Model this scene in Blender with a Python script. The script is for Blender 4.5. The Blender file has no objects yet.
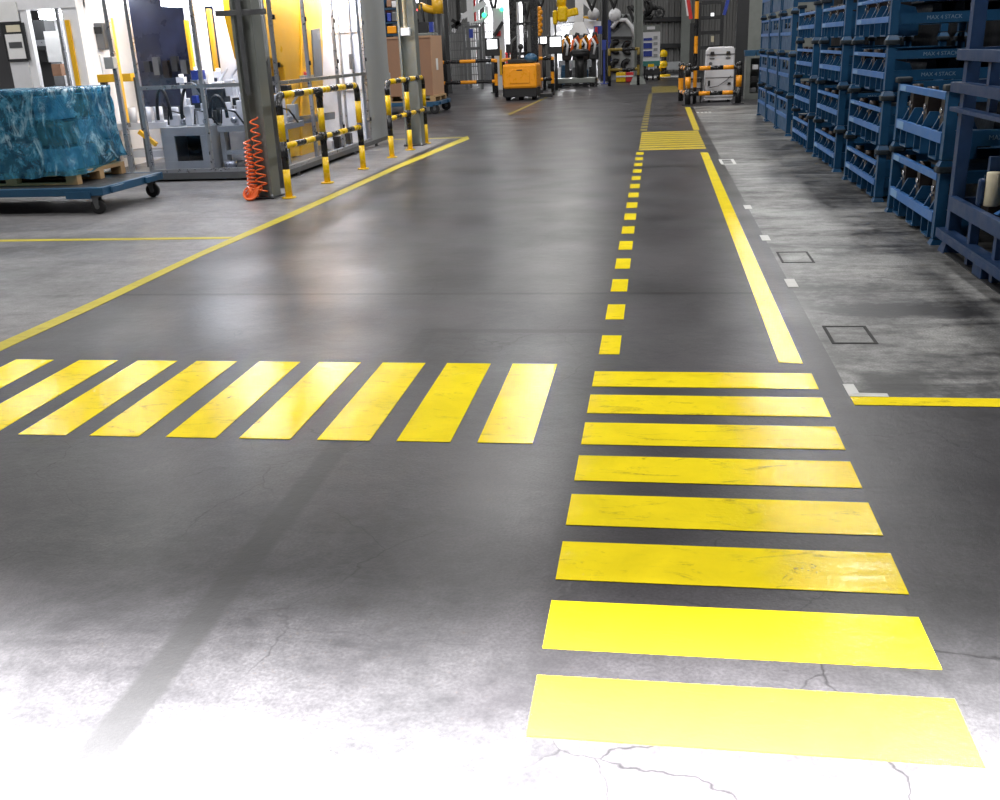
import bpy, math, random
from mathutils import Vector, Matrix, noise
random.seed(7)
SC = bpy.context.scene
COL = SC.collection
PI = math.pi
# ------------------------------------------------------------------ camera
F, YAW, PITCH, ROLL, EYE = 974.75, -0.164662, 0.346510, -0.0420716, 1.6
def cam_axes():
    cy, sy, cp, sp = math.cos(YAW), math.sin(YAW), math.cos(PITCH), math.sin(PITCH)
    fw = Vector((sy*cp, cy*cp, -sp)); r = Vector((cy, -sy, 0)); u = r.cross(fw)
    cr, sr = math.cos(ROLL), math.sin(ROLL)
    return cr*r + sr*u, -sr*r + cr*u, fw
CR, CU, CF = cam_axes()
cd = bpy.data.cameras.new('camera'); cam = bpy.data.objects.new('camera', cd); COL.objects.link(cam)
M = Matrix((CR, CU, -CF)).transposed().to_4x4(); M.translation = (0, 0, EYE)
cam.matrix_world = M
cd.sensor_width = 36; cd.lens = F/1000*36; cd.clip_start = .05; cd.clip_end = 300
SC.camera = cam
def ray(x, y): return (x-500)/F*CR - (y-400)/F*CU + CF
def at(x, y, Y):                       # photo point at aisle depth Y -> (X, z)
    d = ray(x, y); t = Y/d.y; return t*d.x, EYE+t*d.z
def at3(x, y, Y):
    X, z = at(x, y, Y); return Vector((X, Y, z))

# ------------------------------------------------------------------ mesh builder
class MB:
    def __init__(s): s.v = []; s.f = []; s.m = []; s.s = []
    def face(s, idx, mi=0, sm=False): s.f.append(tuple(idx)); s.m.append(mi); s.s.append(sm)
    def hexa(s, p, mi=0):
        b = len(s.v); s.v += [tuple(q) for q in p]
        for q in ((0,3,2,1),(4,5,6,7),(0,1,5,4),(1,2,6,5),(2,3,7,6),(3,0,4,7)): s.face([b+i for i in q], mi)
        return s
    def box(s, x0, x1, y0, y1, z0, z1, mi=0):
        s.hexa(((x0,y0,z0),(x1,y0,z0),(x1,y1,z0),(x0,y1,z0),(x0,y0,z1),(x1,y0,z1),(x1,y1,z1),(x0,y1,z1)), mi); return s
    def bar(s, a, b, w, h, mi=0, up=(0,0,1)):   # rectangular bar from a to b
        a, b = Vector(a), Vector(b); d = (b-a).normalized(); up = Vector(up)
        if abs(d.dot(up)) > .98: up = Vector((0,1,0))
        x = d.cross(up).normalized()*w/2; y = x.normalized().cross(d)*h/2
        s.hexa((a-x-y, a+x-y, b+x-y, b-x-y, a-x+y, a+x+y, b+x+y, b-x+y), mi); return s
    def prism(s, poly, ax, d0, d1, mi=0):       # poly of 2-D points, extruded along axis ax
        n = len(poly); b = len(s.v)
        def P(p, d): return {0:(d,p[0],p[1]),1:(p[0],d,p[1]),2:(p[0],p[1],d)}[ax]
        s.v += [P(p, d0) for p in poly]+[P(p, d1) for p in poly]
        s.face([b+i for i in range(n)][::-1], mi); s.face([b+n+i for i in range(n)], mi)
        for i in range(n): s.face((b+i, b+(i+1)%n, b+n+(i+1)%n, b+n+i), mi)
        return s
    def tube(s, pts, r, n=10, mi=0, caps=True, mis=None, radii=None):
        pts = [Vector(p) for p in pts]; b = len(s.v); N = len(pts); up = None
        for i, p in enumerate(pts):
            t = (pts[min(i+1, N-1)]-pts[max(i-1, 0)]).normalized()
            if up is None:
                up = Vector((0,0,1)) if abs(t.z) < .9 else Vector((1,0,0))
            x = t.cross(up); x.normalize(); up = x.cross(t); up.normalize()
            rr = radii[i] if radii else r
            for k in range(n):
                a = 2*PI*k/n; s.v.append(tuple(p + (math.cos(a)*x + math.sin(a)*up)*rr))
        for i in range(N-1):
            q = mis[i] if mis else mi
            for k in range(n): s.face((b+i*n+k, b+i*n+(k+1)%n, b+(i+1)*n+(k+1)%n, b+(i+1)*n+k), q, True)
        if caps:
            s.face([b+k for k in range(n)][::-1], mis[0] if mis else mi); s.face([b+(N-1)*n+k for k in range(n)], mis[-1] if mis else mi)
        return s
    def cyl(s, a, b, r, n=16, mi=0, r2=None): return s.tube((a, b), r, n, mi, True, None, (r, r if r2 is None else r2))
    def ball(s, c, r, mi=0, n=12, sz=(1,1,1)):
        pts = []; b = len(s.v); R = n//2
        for i in range(R+1):
            th = PI*i/R
            for k in range(n):
                a = 2*PI*k/n; s.v.append((c[0]+r*sz[0]*math.sin(th)*math.cos(a), c[1]+r*sz[1]*math.sin(th)*math.sin(a), c[2]+r*sz[2]*math.cos(th)))
        for i in range(R):
            for k in range(n): s.face((b+i*n+k, b+(i+1)*n+k, b+(i+1)*n+(k+1)%n, b+i*n+(k+1)%n), mi, True)
        return s
    def build(s, name, mats, parent=None, loc=None, bevel=0.0):
        off = Vector(loc) if loc else Vector((0,0,0)); p = parent
        while p is not None: off = off + p.location; p = p.parent
        me = bpy.data.meshes.new(name)
        me.from_pydata([tuple(Vector(v)-off) for v in s.v], [], s.f)
        if not isinstance(mats, (list, tuple)): mats = [mats]
        for m_ in mats: me.materials.append(m_)
        me.polygons.foreach_set('material_index', s.m); me.polygons.foreach_set('use_smooth', s.s); me.update()
        o = bpy.data.objects.new(name, me); COL.objects.link(o)
        if parent is not None: o.parent = parent
        if loc: o.location = loc
        if bevel:
            md = o.modifiers.new('bevel', 'BEVEL'); md.width = bevel; md.segments = 2; md.limit_method = 'ANGLE'; md.angle_limit = .7
        return o
def tag(o, label=None, cat=None, group=None, kind=None):
    if label: o['label'] = label
    if cat: o['category'] = cat
    if group: o['group'] = group
    if kind: o['kind'] = kind
    return o
def thing(name, label, cat, loc=(0,0,0), group=None):
    o = bpy.data.objects.new(name, None); COL.objects.link(o); o.location = loc; o.empty_display_size = .1
    return tag(o, label, cat, group)
def struct(name, mb, m, loc=None): return tag(mb.build(name, m, None, loc), kind='structure')
def copy_tree(o, parent=None):
    c = o.copy(); COL.objects.link(c)
    if parent is not None: c.parent = parent
    for ch in list(o.children): copy_tree(ch, c)
    return c
ORD = ['nearest','second','third','fourth','fifth','sixth','seventh','eighth','ninth','tenth','eleventh','twelfth','thirteenth','fourteenth','fifteenth','sixteenth','seventeenth','eighteenth','nineteenth','twentieth']
def text_part(txt, size, name, m, parent, mat4):
    cu = bpy.data.curves.new('lettering', 'FONT'); cu.body = txt; cu.size = size; cu.extrude = .0015; cu.align_x = 'CENTER'; cu.align_y = 'CENTER'
    t = bpy.data.objects.new('lettering_tmp', cu); COL.objects.link(t)
    me = bpy.data.meshes.new_from_object(t.evaluated_get(bpy.context.evaluated_depsgraph_get()))
    bpy.data.objects.remove(t); bpy.data.curves.remove(cu)
    me.transform(mat4); me.materials.clear(); me.materials.append(m)
    o = bpy.data.objects.new(name, me); COL.objects.link(o); o.parent = parent; return o

# ------------------------------------------------------------------ materials
class NT:
    def __init__(s, name):
        s.m = bpy.data.materials.new(name); s.m.use_nodes = True; s.t = s.m.node_tree; s.t.nodes.clear()
        s.out = s.n('ShaderNodeOutputMaterial'); s.co = s.n('ShaderNodeTexCoord').outputs['Object']
    def n(s, ty, **kw):
        o = s.t.nodes.new(ty)
        for k, v in kw.items(): setattr(o, k, v)
        return o
    def set(s, sock, v):
        if hasattr(v, 'is_output'): s.t.links.new(v, sock)
        elif v is not None:
            if isinstance(v, (tuple, list)) and len(v) == 3 and sock.type == 'RGBA': v = (*v, 1)
            sock.default_value = v
    def math(s, op, a, b=None, c=None, clamp=False):
        o = s.n('ShaderNodeMath', operation=op, use_clamp=clamp); s.set(o.inputs[0], a)
        if b is not None: s.set(o.inputs[1], b)
        if c is not None: s.set(o.inputs[2], c)
        return o.outputs[0]
    def mix(s, f, a, b, mode='MIX'):
        o = s.n('ShaderNodeMix', data_type='RGBA', blend_type=mode); s.set(o.inputs[0], f); s.set(o.inputs[6], a); s.set(o.inputs[7], b); return o.outputs[2]
    def map(s, v, a, b, c=0., d=1.):
        o = s.n('ShaderNodeMapRange'); s.set(o.inputs[0], v)
        for i, q in enumerate((a, b, c, d)): o.inputs[i+1].default_value = q
        return o.outputs[0]
    def scale(s, v, sc, loc=(0,0,0), rot=(0,0,0)):
        o = s.n('ShaderNodeMapping'); s.set(o.inputs[0], v); o.inputs['Scale'].default_value = sc; o.inputs['Location'].default_value = loc; o.inputs['Rotation'].default_value = rot; return o.outputs[0]
    def noise(s, sc, det=4, vec=None, rough=.55, dist=0.):
        o = s.n('ShaderNodeTexNoise'); s.set(o.inputs['Vector'], vec if vec is not None else s.co); o.inputs['Scale'].default_value = sc; o.inputs['Detail'].default_value = det; o.inputs['Roughness'].default_value = rough; o.inputs['Distortion'].default_value = dist; return o.outputs[0]
    def bsdf(s, col, rough=.5, metal=0., spec=None, bump=None, bstr=.2, bdist=.01, emis=None, estr=0., alpha=None, coat=None):
        b = s.n('ShaderNodeBsdfPrincipled'); s.set(b.inputs['Base Color'], col); s.set(b.inputs['Roughness'], rough); s.set(b.inputs['Metallic'], metal)
        if spec is not None: s.set(b.inputs['Specular IOR Level'], spec)
        if emis is not None: s.set(b.inputs['Emission Color'], emis); b.inputs['Emission Strength'].default_value = estr
        if alpha is not None: s.set(b.inputs['Alpha'], alpha)
        if coat is not None: s.set(b.inputs['Coat Weight'], coat); b.inputs['Coat Roughness'].default_value = .15
        if bump is not None:
            k = s.n('ShaderNodeBump'); k.inputs['Strength'].default_value = bstr; k.inputs['Distance'].default_value = bdist; s.set(k.inputs['Height'], bump); s.t.links.new(k.outputs[0], b.inputs['Normal'])
        return b.outputs[0]
    def done(s, sh): s.t.links.new(sh, s.out.inputs[0]); return s.m
def mul(c, k): return tuple(x*k for x in c)
def mat(name, col, rough=.5, metal=0., var=.18, sc=9., bump=.05, emis=None, estr=0., spec=None):
    t = NT(name); n = t.noise(sc, 4); c = t.mix(n, mul(col, 1-var), mul(col, 1+var))
    r = t.map(n, .3, .7, max(.03, rough-.08), min(1, rough+.08))
    return t.done(t.bsdf(c, r, metal, spec=spec, bump=n, bstr=bump, emis=emis, estr=estr))
def floor_mat(name, dark, light, masks=(), big=.33, contrast=1., rough=(.22,.5), crack=.5, streak=.5, tint=None):
    t = NT(name); co = t.co
    n1 = t.noise(big, 5, rough=.6); n2 = t.noise(1.7, 6, rough=.65, dist=.6); n3 = t.noise(14, 5, rough=.7); n4 = t.noise(90, 3)
    st = t.noise(1.1, 6, t.scale(co, (.55, 2.6, 1)), rough=.68, dist=.8)
    a = t.math('ADD', t.math('MULTIPLY', n1, .8), t.math('MULTIPLY', n2, .45))
    a = t.math('ADD', a, t.math('MULTIPLY', st, streak))
    a = t.math('ADD', a, t.math('ADD', t.math('MULTIPLY', n3, .5), t.math('MULTIPLY', t.noise(5, 6, None, .7, .4), .5)))
    mid = (.8+.45+streak+1.0)/2
    f = t.map(a, mid-.2/contrast, mid+.2/contrast)
    c = t.mix(f, dark, light)
    if tint: c = t.mix(t.map(t.noise(.7, 3, t.scale(co, (1,1,1), (5,3,0))), .45, .7, 0, .5), c, tint)
    c = t.mix(t.map(n4, .35, .65, 0, .5), c, mul(dark, .75))
    # hairline cracks
    wv = t.n('ShaderNodeVectorMath', operation='ADD'); t.set(wv.inputs[0], co)
    nc = t.n('ShaderNodeTexNoise'); nc.inputs['Scale'].default_value = 3.5; nc.inputs['Detail'].default_value = 4; t.set(nc.inputs['Vector'], co)
    sv = t.n('ShaderNodeVectorMath', operation='SCALE'); t.set(sv.inputs[0], nc.outputs[1]); sv.inputs['Scale'].default_value = .24; t.set(wv.inputs[1], sv.outputs[0])
    vo = t.n('ShaderNodeTexVoronoi', feature='DISTANCE_TO_EDGE'); vo.inputs['Scale'].default_value = 1.5; t.set(vo.inputs['Vector'], wv.outputs[0])
    ck = t.math('MULTIPLY', t.map(vo.outputs['Distance'], 0, .007, 1, 0), t.map(t.noise(.9, 2, t.scale(co, (1,1,1), (9,2,0))), .46, .58, 0, crack))
    c = t.mix(ck, c, mul(dark, .3))
    # small chips
    sp = t.map(t.noise(26, 1, t.scale(co, (1,1.7,1), (3,7,0))), .73, .77, 0, .8)
    c = t.mix(t.math('MULTIPLY', sp, t.map(n1, .45, .6)), c, mul(dark, .25))
    sx = t.n('ShaderNodeSeparateXYZ'); t.set(sx.inputs[0], co); X, Y = sx.outputs[0], sx.outputs[1]
    en = t.math('MULTIPLY', t.math('SUBTRACT', t.noise(5, 5), .5), 1.)
    rmul = None
    for x0, x1, y0, y1, k, edge, mcol in masks:
        w = edge*.5+.004
        dx = t.math('SUBTRACT', t.math('ABSOLUTE', t.math('SUBTRACT', X, (x0+x1)/2)), (x1-x0)/2)
        dy = t.math('SUBTRACT', t.math('ABSOLUTE', t.math('SUBTRACT', Y, (y0+y1)/2)), (y1-y0)/2)
        d = t.math('ADD', t.math('MAXIMUM', dx, dy), t.math('MULTIPLY', en, edge*2))
        c = t.mix(t.map(d, -w, w, k, 0), c, mcol)
    h = t.math('ADD', t.math('MULTIPLY', n3, .5), t.math('ADD', n2, t.math('MULTIPLY', n4, .12)))
    rg = t.map(t.noise(.8, 2, t.scale(co, (1,1,1), (7,1,0))), .3, .7, rough[0], rough[1])
    return t.done(t.bsdf(c, rg, 0, spec=.22, bump=h, bstr=.35, bdist=.008))
def paint_mat(name, col, dirt, amount=.5, rough=.3):
    t = NT(name); oi = t.n('ShaderNodeObjectInfo').outputs['Random']
    ad = t.n('ShaderNodeVectorMath', operation='ADD'); gp = t.n('ShaderNodeNewGeometry').outputs['Position']; t.set(ad.inputs[0], gp)
    cb = t.n('ShaderNodeCombineXYZ'); t.set(cb.inputs[2], t.math('MULTIPLY', oi, 37.)); t.set(ad.inputs[1], cb.outputs[0]); v = ad.outputs[0]
    n1 = t.noise(3.2, 5, v, .6, .5); n2 = t.noise(7, 7, t.scale(v, (.7, 2.2, 1)), .7, 1.2); n3 = t.noise(60, 3, v)
    c = t.mix(t.map(n1, .3, .75), mul(col, 1.06), mul(col, .84))
    c = t.mix(t.math('MULTIPLY', t.map(n2, .56, .74, 0, amount), t.map(n3, .2, .6)), c, dirt)
    c = t.mix(t.math('MULTIPLY', t.map(t.noise(2.1, 6, t.scale(v, (1,1,1), (4,4,0)), .75, 1), .66, .72, 0, amount*1.2), t.map(n3, .35, .5)), c, mul(dirt, .6))
    h = t.math('ADD', t.math('MULTIPLY', n2, .6), t.math('MULTIPLY', n3, .5))
    return t.done(t.bsdf(c, t.map(n2, .35, .75, rough-.035, rough+.08), 0, spec=.07, bump=h, bstr=.3, bdist=.006))
def glass_mat(name, tint=(.93,.95,1), refl=.09, rough=.05):
    t = NT(name); tr = t.n('ShaderNodeBsdfTransparent'); tr.inputs[0].default_value = (*tint, 1)
    gl = t.n('ShaderNodeBsdfGlossy'); gl.inputs['Roughness'].default_value = rough
    lw = t.n('ShaderNodeLayerWeight'); lw.inputs[0].default_value = .5
    mx = t.n('ShaderNodeMixShader'); t.set(mx.inputs[0], t.math('ADD', t.math('MULTIPLY', t.math('POWER', lw.outputs['Facing'], 4.), .25), t.map(t.noise(2.5, 3), .3, .7, .012, .05))); t.t.links.new(tr.outputs[0], mx.inputs[1]); t.t.links.new(gl.outputs[0], mx.inputs[2])
    return t.done(mx.outputs[0])
def emit_mat(name, col, st, base=(.7,.7,.7)):
    t = NT(name); n = t.noise(6, 2)
    return t.done(t.bsdf(t.mix(n, mul(base,.9), base), .4, emis=col, estr=st))

YEL = (.96, .76, .020)
m_yel = paint_mat('yellow_floor_paint', YEL, (.32,.22,.02), .95, .085)
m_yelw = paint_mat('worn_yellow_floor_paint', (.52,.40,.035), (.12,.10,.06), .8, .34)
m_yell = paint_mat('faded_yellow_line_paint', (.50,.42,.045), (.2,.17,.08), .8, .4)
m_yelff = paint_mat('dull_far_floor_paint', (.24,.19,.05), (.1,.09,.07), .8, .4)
m_whp = paint_mat('white_floor_paint', (.62,.62,.60), (.2,.2,.2), .5, .5)
m_blk_mark = paint_mat('black_hatch_edge', (.03,.03,.03), (.1,.1,.1), .5, .5)
G = (.052,.050,.054)
DK = (.022,.021,.023)
aisle_masks = [(-1.40,-1.29,.2,5.62,.85,.014,(.022,.022,.023)), (-1.34,-.27,5.54,5.62,.8,.012,(.014,.014,.015)), (-4.2,.9,6.485,6.54,1,.004,(.006,.006,.006)),
    (-4.2,.9,13.57,13.69,1,.01,(.008,.008,.008)), (-4.2,.9,23.15,23.5,1,.02,(.01,.01,.01)), (-.33,.8,4.475,4.57,.75,.015,(.02,.02,.021)),
    (.79,1.2,4.45,26,.7,.02,(.024,.024,.025)), (-.31,-.18,4.0,13,.45,.02,DK), (-.33,-.20,2.2,4.4,.35,.03,DK), (.86,.91,4.6,26,.3,.02,(.02,.02,.02))]
m_floor = floor_mat('dark_aisle_concrete', (.022,.0216,.0238), (.066,.064,.069), aisle_masks, crack=.85, tint=(.075,.066,.075), rough=(.28,.42))
m_floorl = floor_mat('left_bay_concrete', (.10,.097,.10), (.30,.294,.30), (), crack=.3, rough=(.32,.5))
m_floorr = floor_mat('right_bay_concrete', (.045,.045,.045), (.31,.31,.30), [(1.0,1.32,4.56,4.85,.8,.08,(.02,.02,.02)), (.9,1.0,5.0,8,.5,.05,(.06,.06,.06))], contrast=1.15, streak=1.2, crack=.4, rough=(.3,.5), big=.6)
m_wall = mat('grey_corrugated_sheet', (.23,.23,.225), .5, .2, .12, 1.5)
m_ceil = mat('roof_sheet', (.18,.18,.19), .7, 0, .15, 1)
m_darksteel = mat('dark_painted_steel', (.035,.036,.038), .45, .3)
m_greysteel = mat('grey_painted_steel', (.20,.215,.20), .42, .15, .2, 5)
m_webgrey = mat('pillar_grey', (.20,.215,.20), .42, .15, .2, 5)  # same grey as the painted steel
m_alu = mat('brushed_aluminium', (.42,.43,.46), .32, .75, .12, 20)
m_aludk = mat('dark_aluminium_profile', (.16,.165,.17), .38, .6)
m_white = mat('white_painted_metal', (.80,.80,.82), .4, 0, .06)
m_whitecab = mat('off_white_plastic', (.66,.66,.68), .45, 0, .06)
m_greycab = mat('light_grey_cabinet_paint', (.36,.375,.38), .45, 0, .1)
m_black = mat('black_rubber', (.012,.012,.013), .5, 0, .3)
m_blackp = mat('gloss_black_paint', (.014,.014,.015), .28, 0, .3)
m_yelp = mat('yellow_gloss_paint', (.88,.56,.006), .28, 0, .1)
m_orp = mat('orange_gloss_paint', (.86,.33,.012), .32, 0, .12)
m_yelrob = mat('yellow_machine_paint', (.90,.47,.012), .35, 0, .06, 3)
m_yelcol = mat('amber_light_curtain', (.75,.42,.02), .35, 0, .1)
m_blue = mat('blue_rack_paint', (.010,.062,.145), .42, 0, .22, 7, spec=.3)
m_bluel = mat('blue_beam_paint', (.04,.14,.37), .40, 0, .2, 7, spec=.3)
m_slate = mat('slate_blue_rack_paint', (.012,.036,.098), .45, 0, .25, 7, spec=.25)
m_bluecart = mat('blue_cart_paint', (.018,.08,.16), .4, 0, .25, 9)
m_cup = mat('worn_dark_rack_cup', (.018,.026,.034), .6, 0, .4, 25, spec=.2)
m_cast = mat('dark_cast_iron', (.035,.027,.024), .4, .6, .4, 18)
m_tagp = mat('pale_blue_label', (.16,.30,.50), .5, 0, .3, 40)
m_blkin = mat('black_oiled_castings', (.012,.016,.02), .4, .4, .5, 20)
m_shiny = mat('machined_steel', (.6,.6,.62), .22, .95, .1)
m_lett = mat('grey_stencil_lettering', (.16,.24,.33), .6, 0, .3, 30)
m_card = mat('brown_cardboard', (.30,.165,.10), .75, 0, .12, 4)
m_cardl = mat('pale_or_lit_cardboard', (.42,.25,.15), .75, 0, .12, 4)
m_wood = mat('raw_pallet_wood', (.42,.27,.13), .75, 0, .25, 14)
m_orange = mat('orange_hose_plastic', (.95,.16,.03), .35, 0, .08)
m_cream = mat('cream_plastic', (.66,.60,.44), .4, 0, .08)
m_red = mat('red_paint', (.6,.03,.03), .4)
m_bluebin = mat('blue_plastic', (.03,.06,.35), .4)
m_paper = mat('paper_sheet', (.75,.75,.74), .7, 0, .06)
m_teal = mat('teal_panel', (.05,.25,.22), .5)
m_glass = glass_mat('clear_polycarbonate')
m_darkglass = mat('dark_blue_backdrop', (.018,.022,.05), .3, 0, .8, 3)
m_screen = emit_mat('lit_screen', (.95,.97,1), 2.2)
m_led = emit_mat('cell_light_diffuser', (.93,.96,1), 14)
m_redled = emit_mat('red_signal_lamp', (1,.1,.1), 5, (.5,.02,.02))
m_grnled = emit_mat('green_signal_lamp', (.05,1,.4), 3, (.02,.4,.1))

# ------------------------------------------------------------------ lights of the hall and an added strip
def area(x, y, z, sx, sy, p, rot=(0,0,0), col=(1,.985,.97), spread=PI):
    l = bpy.data.lights.new('hall_or_added_lamp', 'AREA'); l.shape = 'RECTANGLE'; l.size = sx; l.size_y = sy; l.energy = p; l.color = col; l.spread = spread
    o = bpy.data.objects.new('hall_or_added_lamp', l); COL.objects.link(o); o.location = (x, y, z); o.rotation_euler = rot; return o
for X in (-17.4, -10.3, -3.2, 3.9):
    for Y in (5, 11, 17, 23.6, 29, 35, 41, 47):
        area(X, Y, 8, .5, 1.3, (220 if X < -15 else 245)*(1 if Y < 32 else .6))
# added strip light, no lamp of the hall; blows the near floor out to white
area(-.3, -.1, 4.2, 9, .5, 14500, spread=math.radians(65))
w = bpy.data.worlds.new('hall_air'); SC.world = w; w.use_nodes = True
w.node_tree.nodes['Background'].inputs[0].default_value = (.9,.95,1,1); w.node_tree.nodes['Background'].inputs[1].default_value = .06

# ------------------------------------------------------------------ the hall
struct('floor', MB().box(-3.93, .92, -8, 60, -.1, 0).box(.92, 9, -8, 4.42, -.1, 0).box(-30, -3.93, 19.06, 60, -.1, 0), m_floor)
struct('floor_left', MB().box(-30, -3.93, -8, 19.06, -.1, 0), m_floorl)
struct('floor_right', MB().box(.92, 9, 4.42, 26.2, -.1, 0), m_floorr)
struct('floor_back', MB().box(.92, 9, 26.2, 60, -.1, 0), m_floor)
def ribs(x0, x1, Y, z1, p=.3):
    b = MB(); x = x0
    while x < x1:
        b.prism([(x, Y), (x+.10, Y), (x+.14, Y-.05), (x+.26, Y-.05), (x+p, Y), (x+p, Y+.1), (x, Y+.1)], 2, 0, z1); x += p
    return b
struct('wall_back', ribs(-30, 9, 56, 9), m_wall)
struct('wall_right_and_shade_sheet', MB().box(3.7, 3.8, 3, 23.5, 0, 3.2).box(9, 9.2, -8, 56, 0, 9), mat('near_black_gap_shade', (.008,.009,.011), .7, spec=.1))  # near-black sheet added behind the racks so their gaps look shaded
struct('wall_left', MB().box(-30.2, -30, -8, 56, 0, 9), m_ceil)
struct('ceiling', MB().box(-30, 9, -8, 56, 9, 9.2), m_ceil)

# ------------------------------------------------------------------ floor markings
def flat(name, poly, m, label, cat='floor marking', group=None, h=.0025):
    cx = sum(p[0] for p in poly)/len(poly); cy = sum(p[1] for p in poly)/len(poly)
    return tag(MB().prism(poly, 2, .0003, h).build(name, m, None, (cx, cy, 0)), label, cat, group)
def rect(x0, x1, y0, y1): return [(x0,y0),(x1,y0),(x1,y1),(x0,y1)]
BY = [(1.957,2.207),(2.334,2.586),(2.713,2.966),(3.09,3.342),(3.467,3.713),(3.835,4.089),(4.209,4.461),(4.583,4.82)]
for i, (a, b) in enumerate(BY):
    flat('crossing_stripe', rect(-.296, .768+.003*i, a, b), m_yel, f'{ORD[i]} wide yellow stripe from the camera in the walkway crossing on the right', group='walkway crossing stripes')
LBL = ['leftmost, cut by the frame edge,','second from left','third from left','fourth from left','middle one','fourth from right','third from right','second from right','rightmost']
for k in range(9):
    xr = (-3.431,-3.029,-2.667,-2.309,-1.937,-1.587,-1.223,-.862,-.503)[k]
    flat('crossing_stripe', rect(xr-.240, xr, 3.805+.003*k, 4.937), m_yel, f'slanting yellow crossing stripe across the aisle, {LBL[k]} of the nine', group='aisle crossing stripes')
for i in range(15):
    y = 5.12+.7205*i
    flat('line_dash', rect(-.292, -.18, y, y+.365), m_yel, f'{ORD[i]} short yellow dash from the camera along the walkway edge', group='walkway dashes')
def line_poly(L, R): return L + R[::-1]
flat('floor_line', [(.649,5.0),(.769,4.98),(.775,15.3),(.665,15.3)], m_yel, 'long solid yellow line along the right walkway edge')
for i in range(9):
    y = 15.84+.378*i
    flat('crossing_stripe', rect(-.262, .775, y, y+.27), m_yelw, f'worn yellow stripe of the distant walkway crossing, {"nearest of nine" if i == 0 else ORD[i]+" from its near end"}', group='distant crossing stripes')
for i in range(20):
    y = 19.45+.7205*i
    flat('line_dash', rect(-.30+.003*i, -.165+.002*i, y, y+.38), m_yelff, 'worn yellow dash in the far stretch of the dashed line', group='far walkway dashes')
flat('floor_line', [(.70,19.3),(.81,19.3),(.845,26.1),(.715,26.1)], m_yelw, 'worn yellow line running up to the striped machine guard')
for i in range(12):
    y = 34.1+.4*i
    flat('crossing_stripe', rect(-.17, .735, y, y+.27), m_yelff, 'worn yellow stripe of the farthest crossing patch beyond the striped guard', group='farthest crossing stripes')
Lp = [(-4.03,4.2),(-4.01,5.27),(-3.985,6.36),(-3.985,8.13),(-3.92,10.47),(-3.84,14.74),(-3.65,19.4)]
Rp = [(-3.90,4.2),(-3.885,5.1),(-3.865,6.18),(-3.885,7.9),(-3.79,10.1),(-3.71,14.2),(-3.48,18.7)]
flat('floor_line', line_poly(Lp, Rp), m_yell, 'yellow line bordering the aisle in front of the striped handrails')
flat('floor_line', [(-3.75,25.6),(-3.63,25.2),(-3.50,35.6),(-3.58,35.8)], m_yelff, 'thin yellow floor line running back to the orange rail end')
flat('floor_line', rect(-10, -3.98, 8.70, 8.80), m_yell, 'thin yellow line across the left bay in front of the blue cart')
flat('floor_line', rect(-6.2, -3.6, 19.0, 19.12), m_yell, 'short yellow cross line behind the second handrail')
flat('floor_line', rect(.915, 4.2, 4.37, 4.48), m_yel, 'yellow line at the near edge of the right bay')
flat('floor_mark', [(.912,4.485),(1.09,4.485),(1.09,4.53),(.965,4.535),(.962,4.66),(.912,4.66)], m_whp, 'white L-shaped mark beside the right bay yellow line')
for (x, y, s, t) in ((.918,6.79,.05,'nearest'),(.91,8.45,.05,'second nearest'),(.905,10.1,.05,'third nearest')):
    flat('floor_mark', rect(x-.02, x+s, y-.12, y+.12), m_whp, f'small white square mark on the right bay edge, {t} to the camera', group='white edge marks')
def ring(name, x0, x1, y0, y1, w_, m, label):
    b = MB()
    for r_ in ((x0,x1,y0,y0+w_*1.2),(x0,x1,y1-w_*1.2,y1),(x0,x0+w_,y0+w_*1.2,y1-w_*1.2),(x1-w_,x1,y0+w_*1.2,y1-w_*1.2)): b.box(r_[0], r_[1], r_[2], r_[3], .0003, .0025)
    return tag(b.build(name, m), label, 'floor hatch')
ring('floor_hatch', .972, 1.216, 5.345, 5.705, .018, m_blk_mark, 'dark square outline in the right floor near the L-shaped white mark')
ring('floor_hatch', .948, 1.187, 7.45, 7.855, .016, m_blk_mark, 'dark square outline in the right floor, the farther large one')
ring('floor_hatch', .875, 1.08, 13.75, 14.35, .04, m_whp, 'white box outline on the right floor near the racks')
for i in range(4):
    flat('floor_mark', rect(.93+.09*i, .99+.09*i, 23.9, 24.15), m_whp, 'white painted mark on the floor before the striped guard', group='white marks before the guard')

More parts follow.
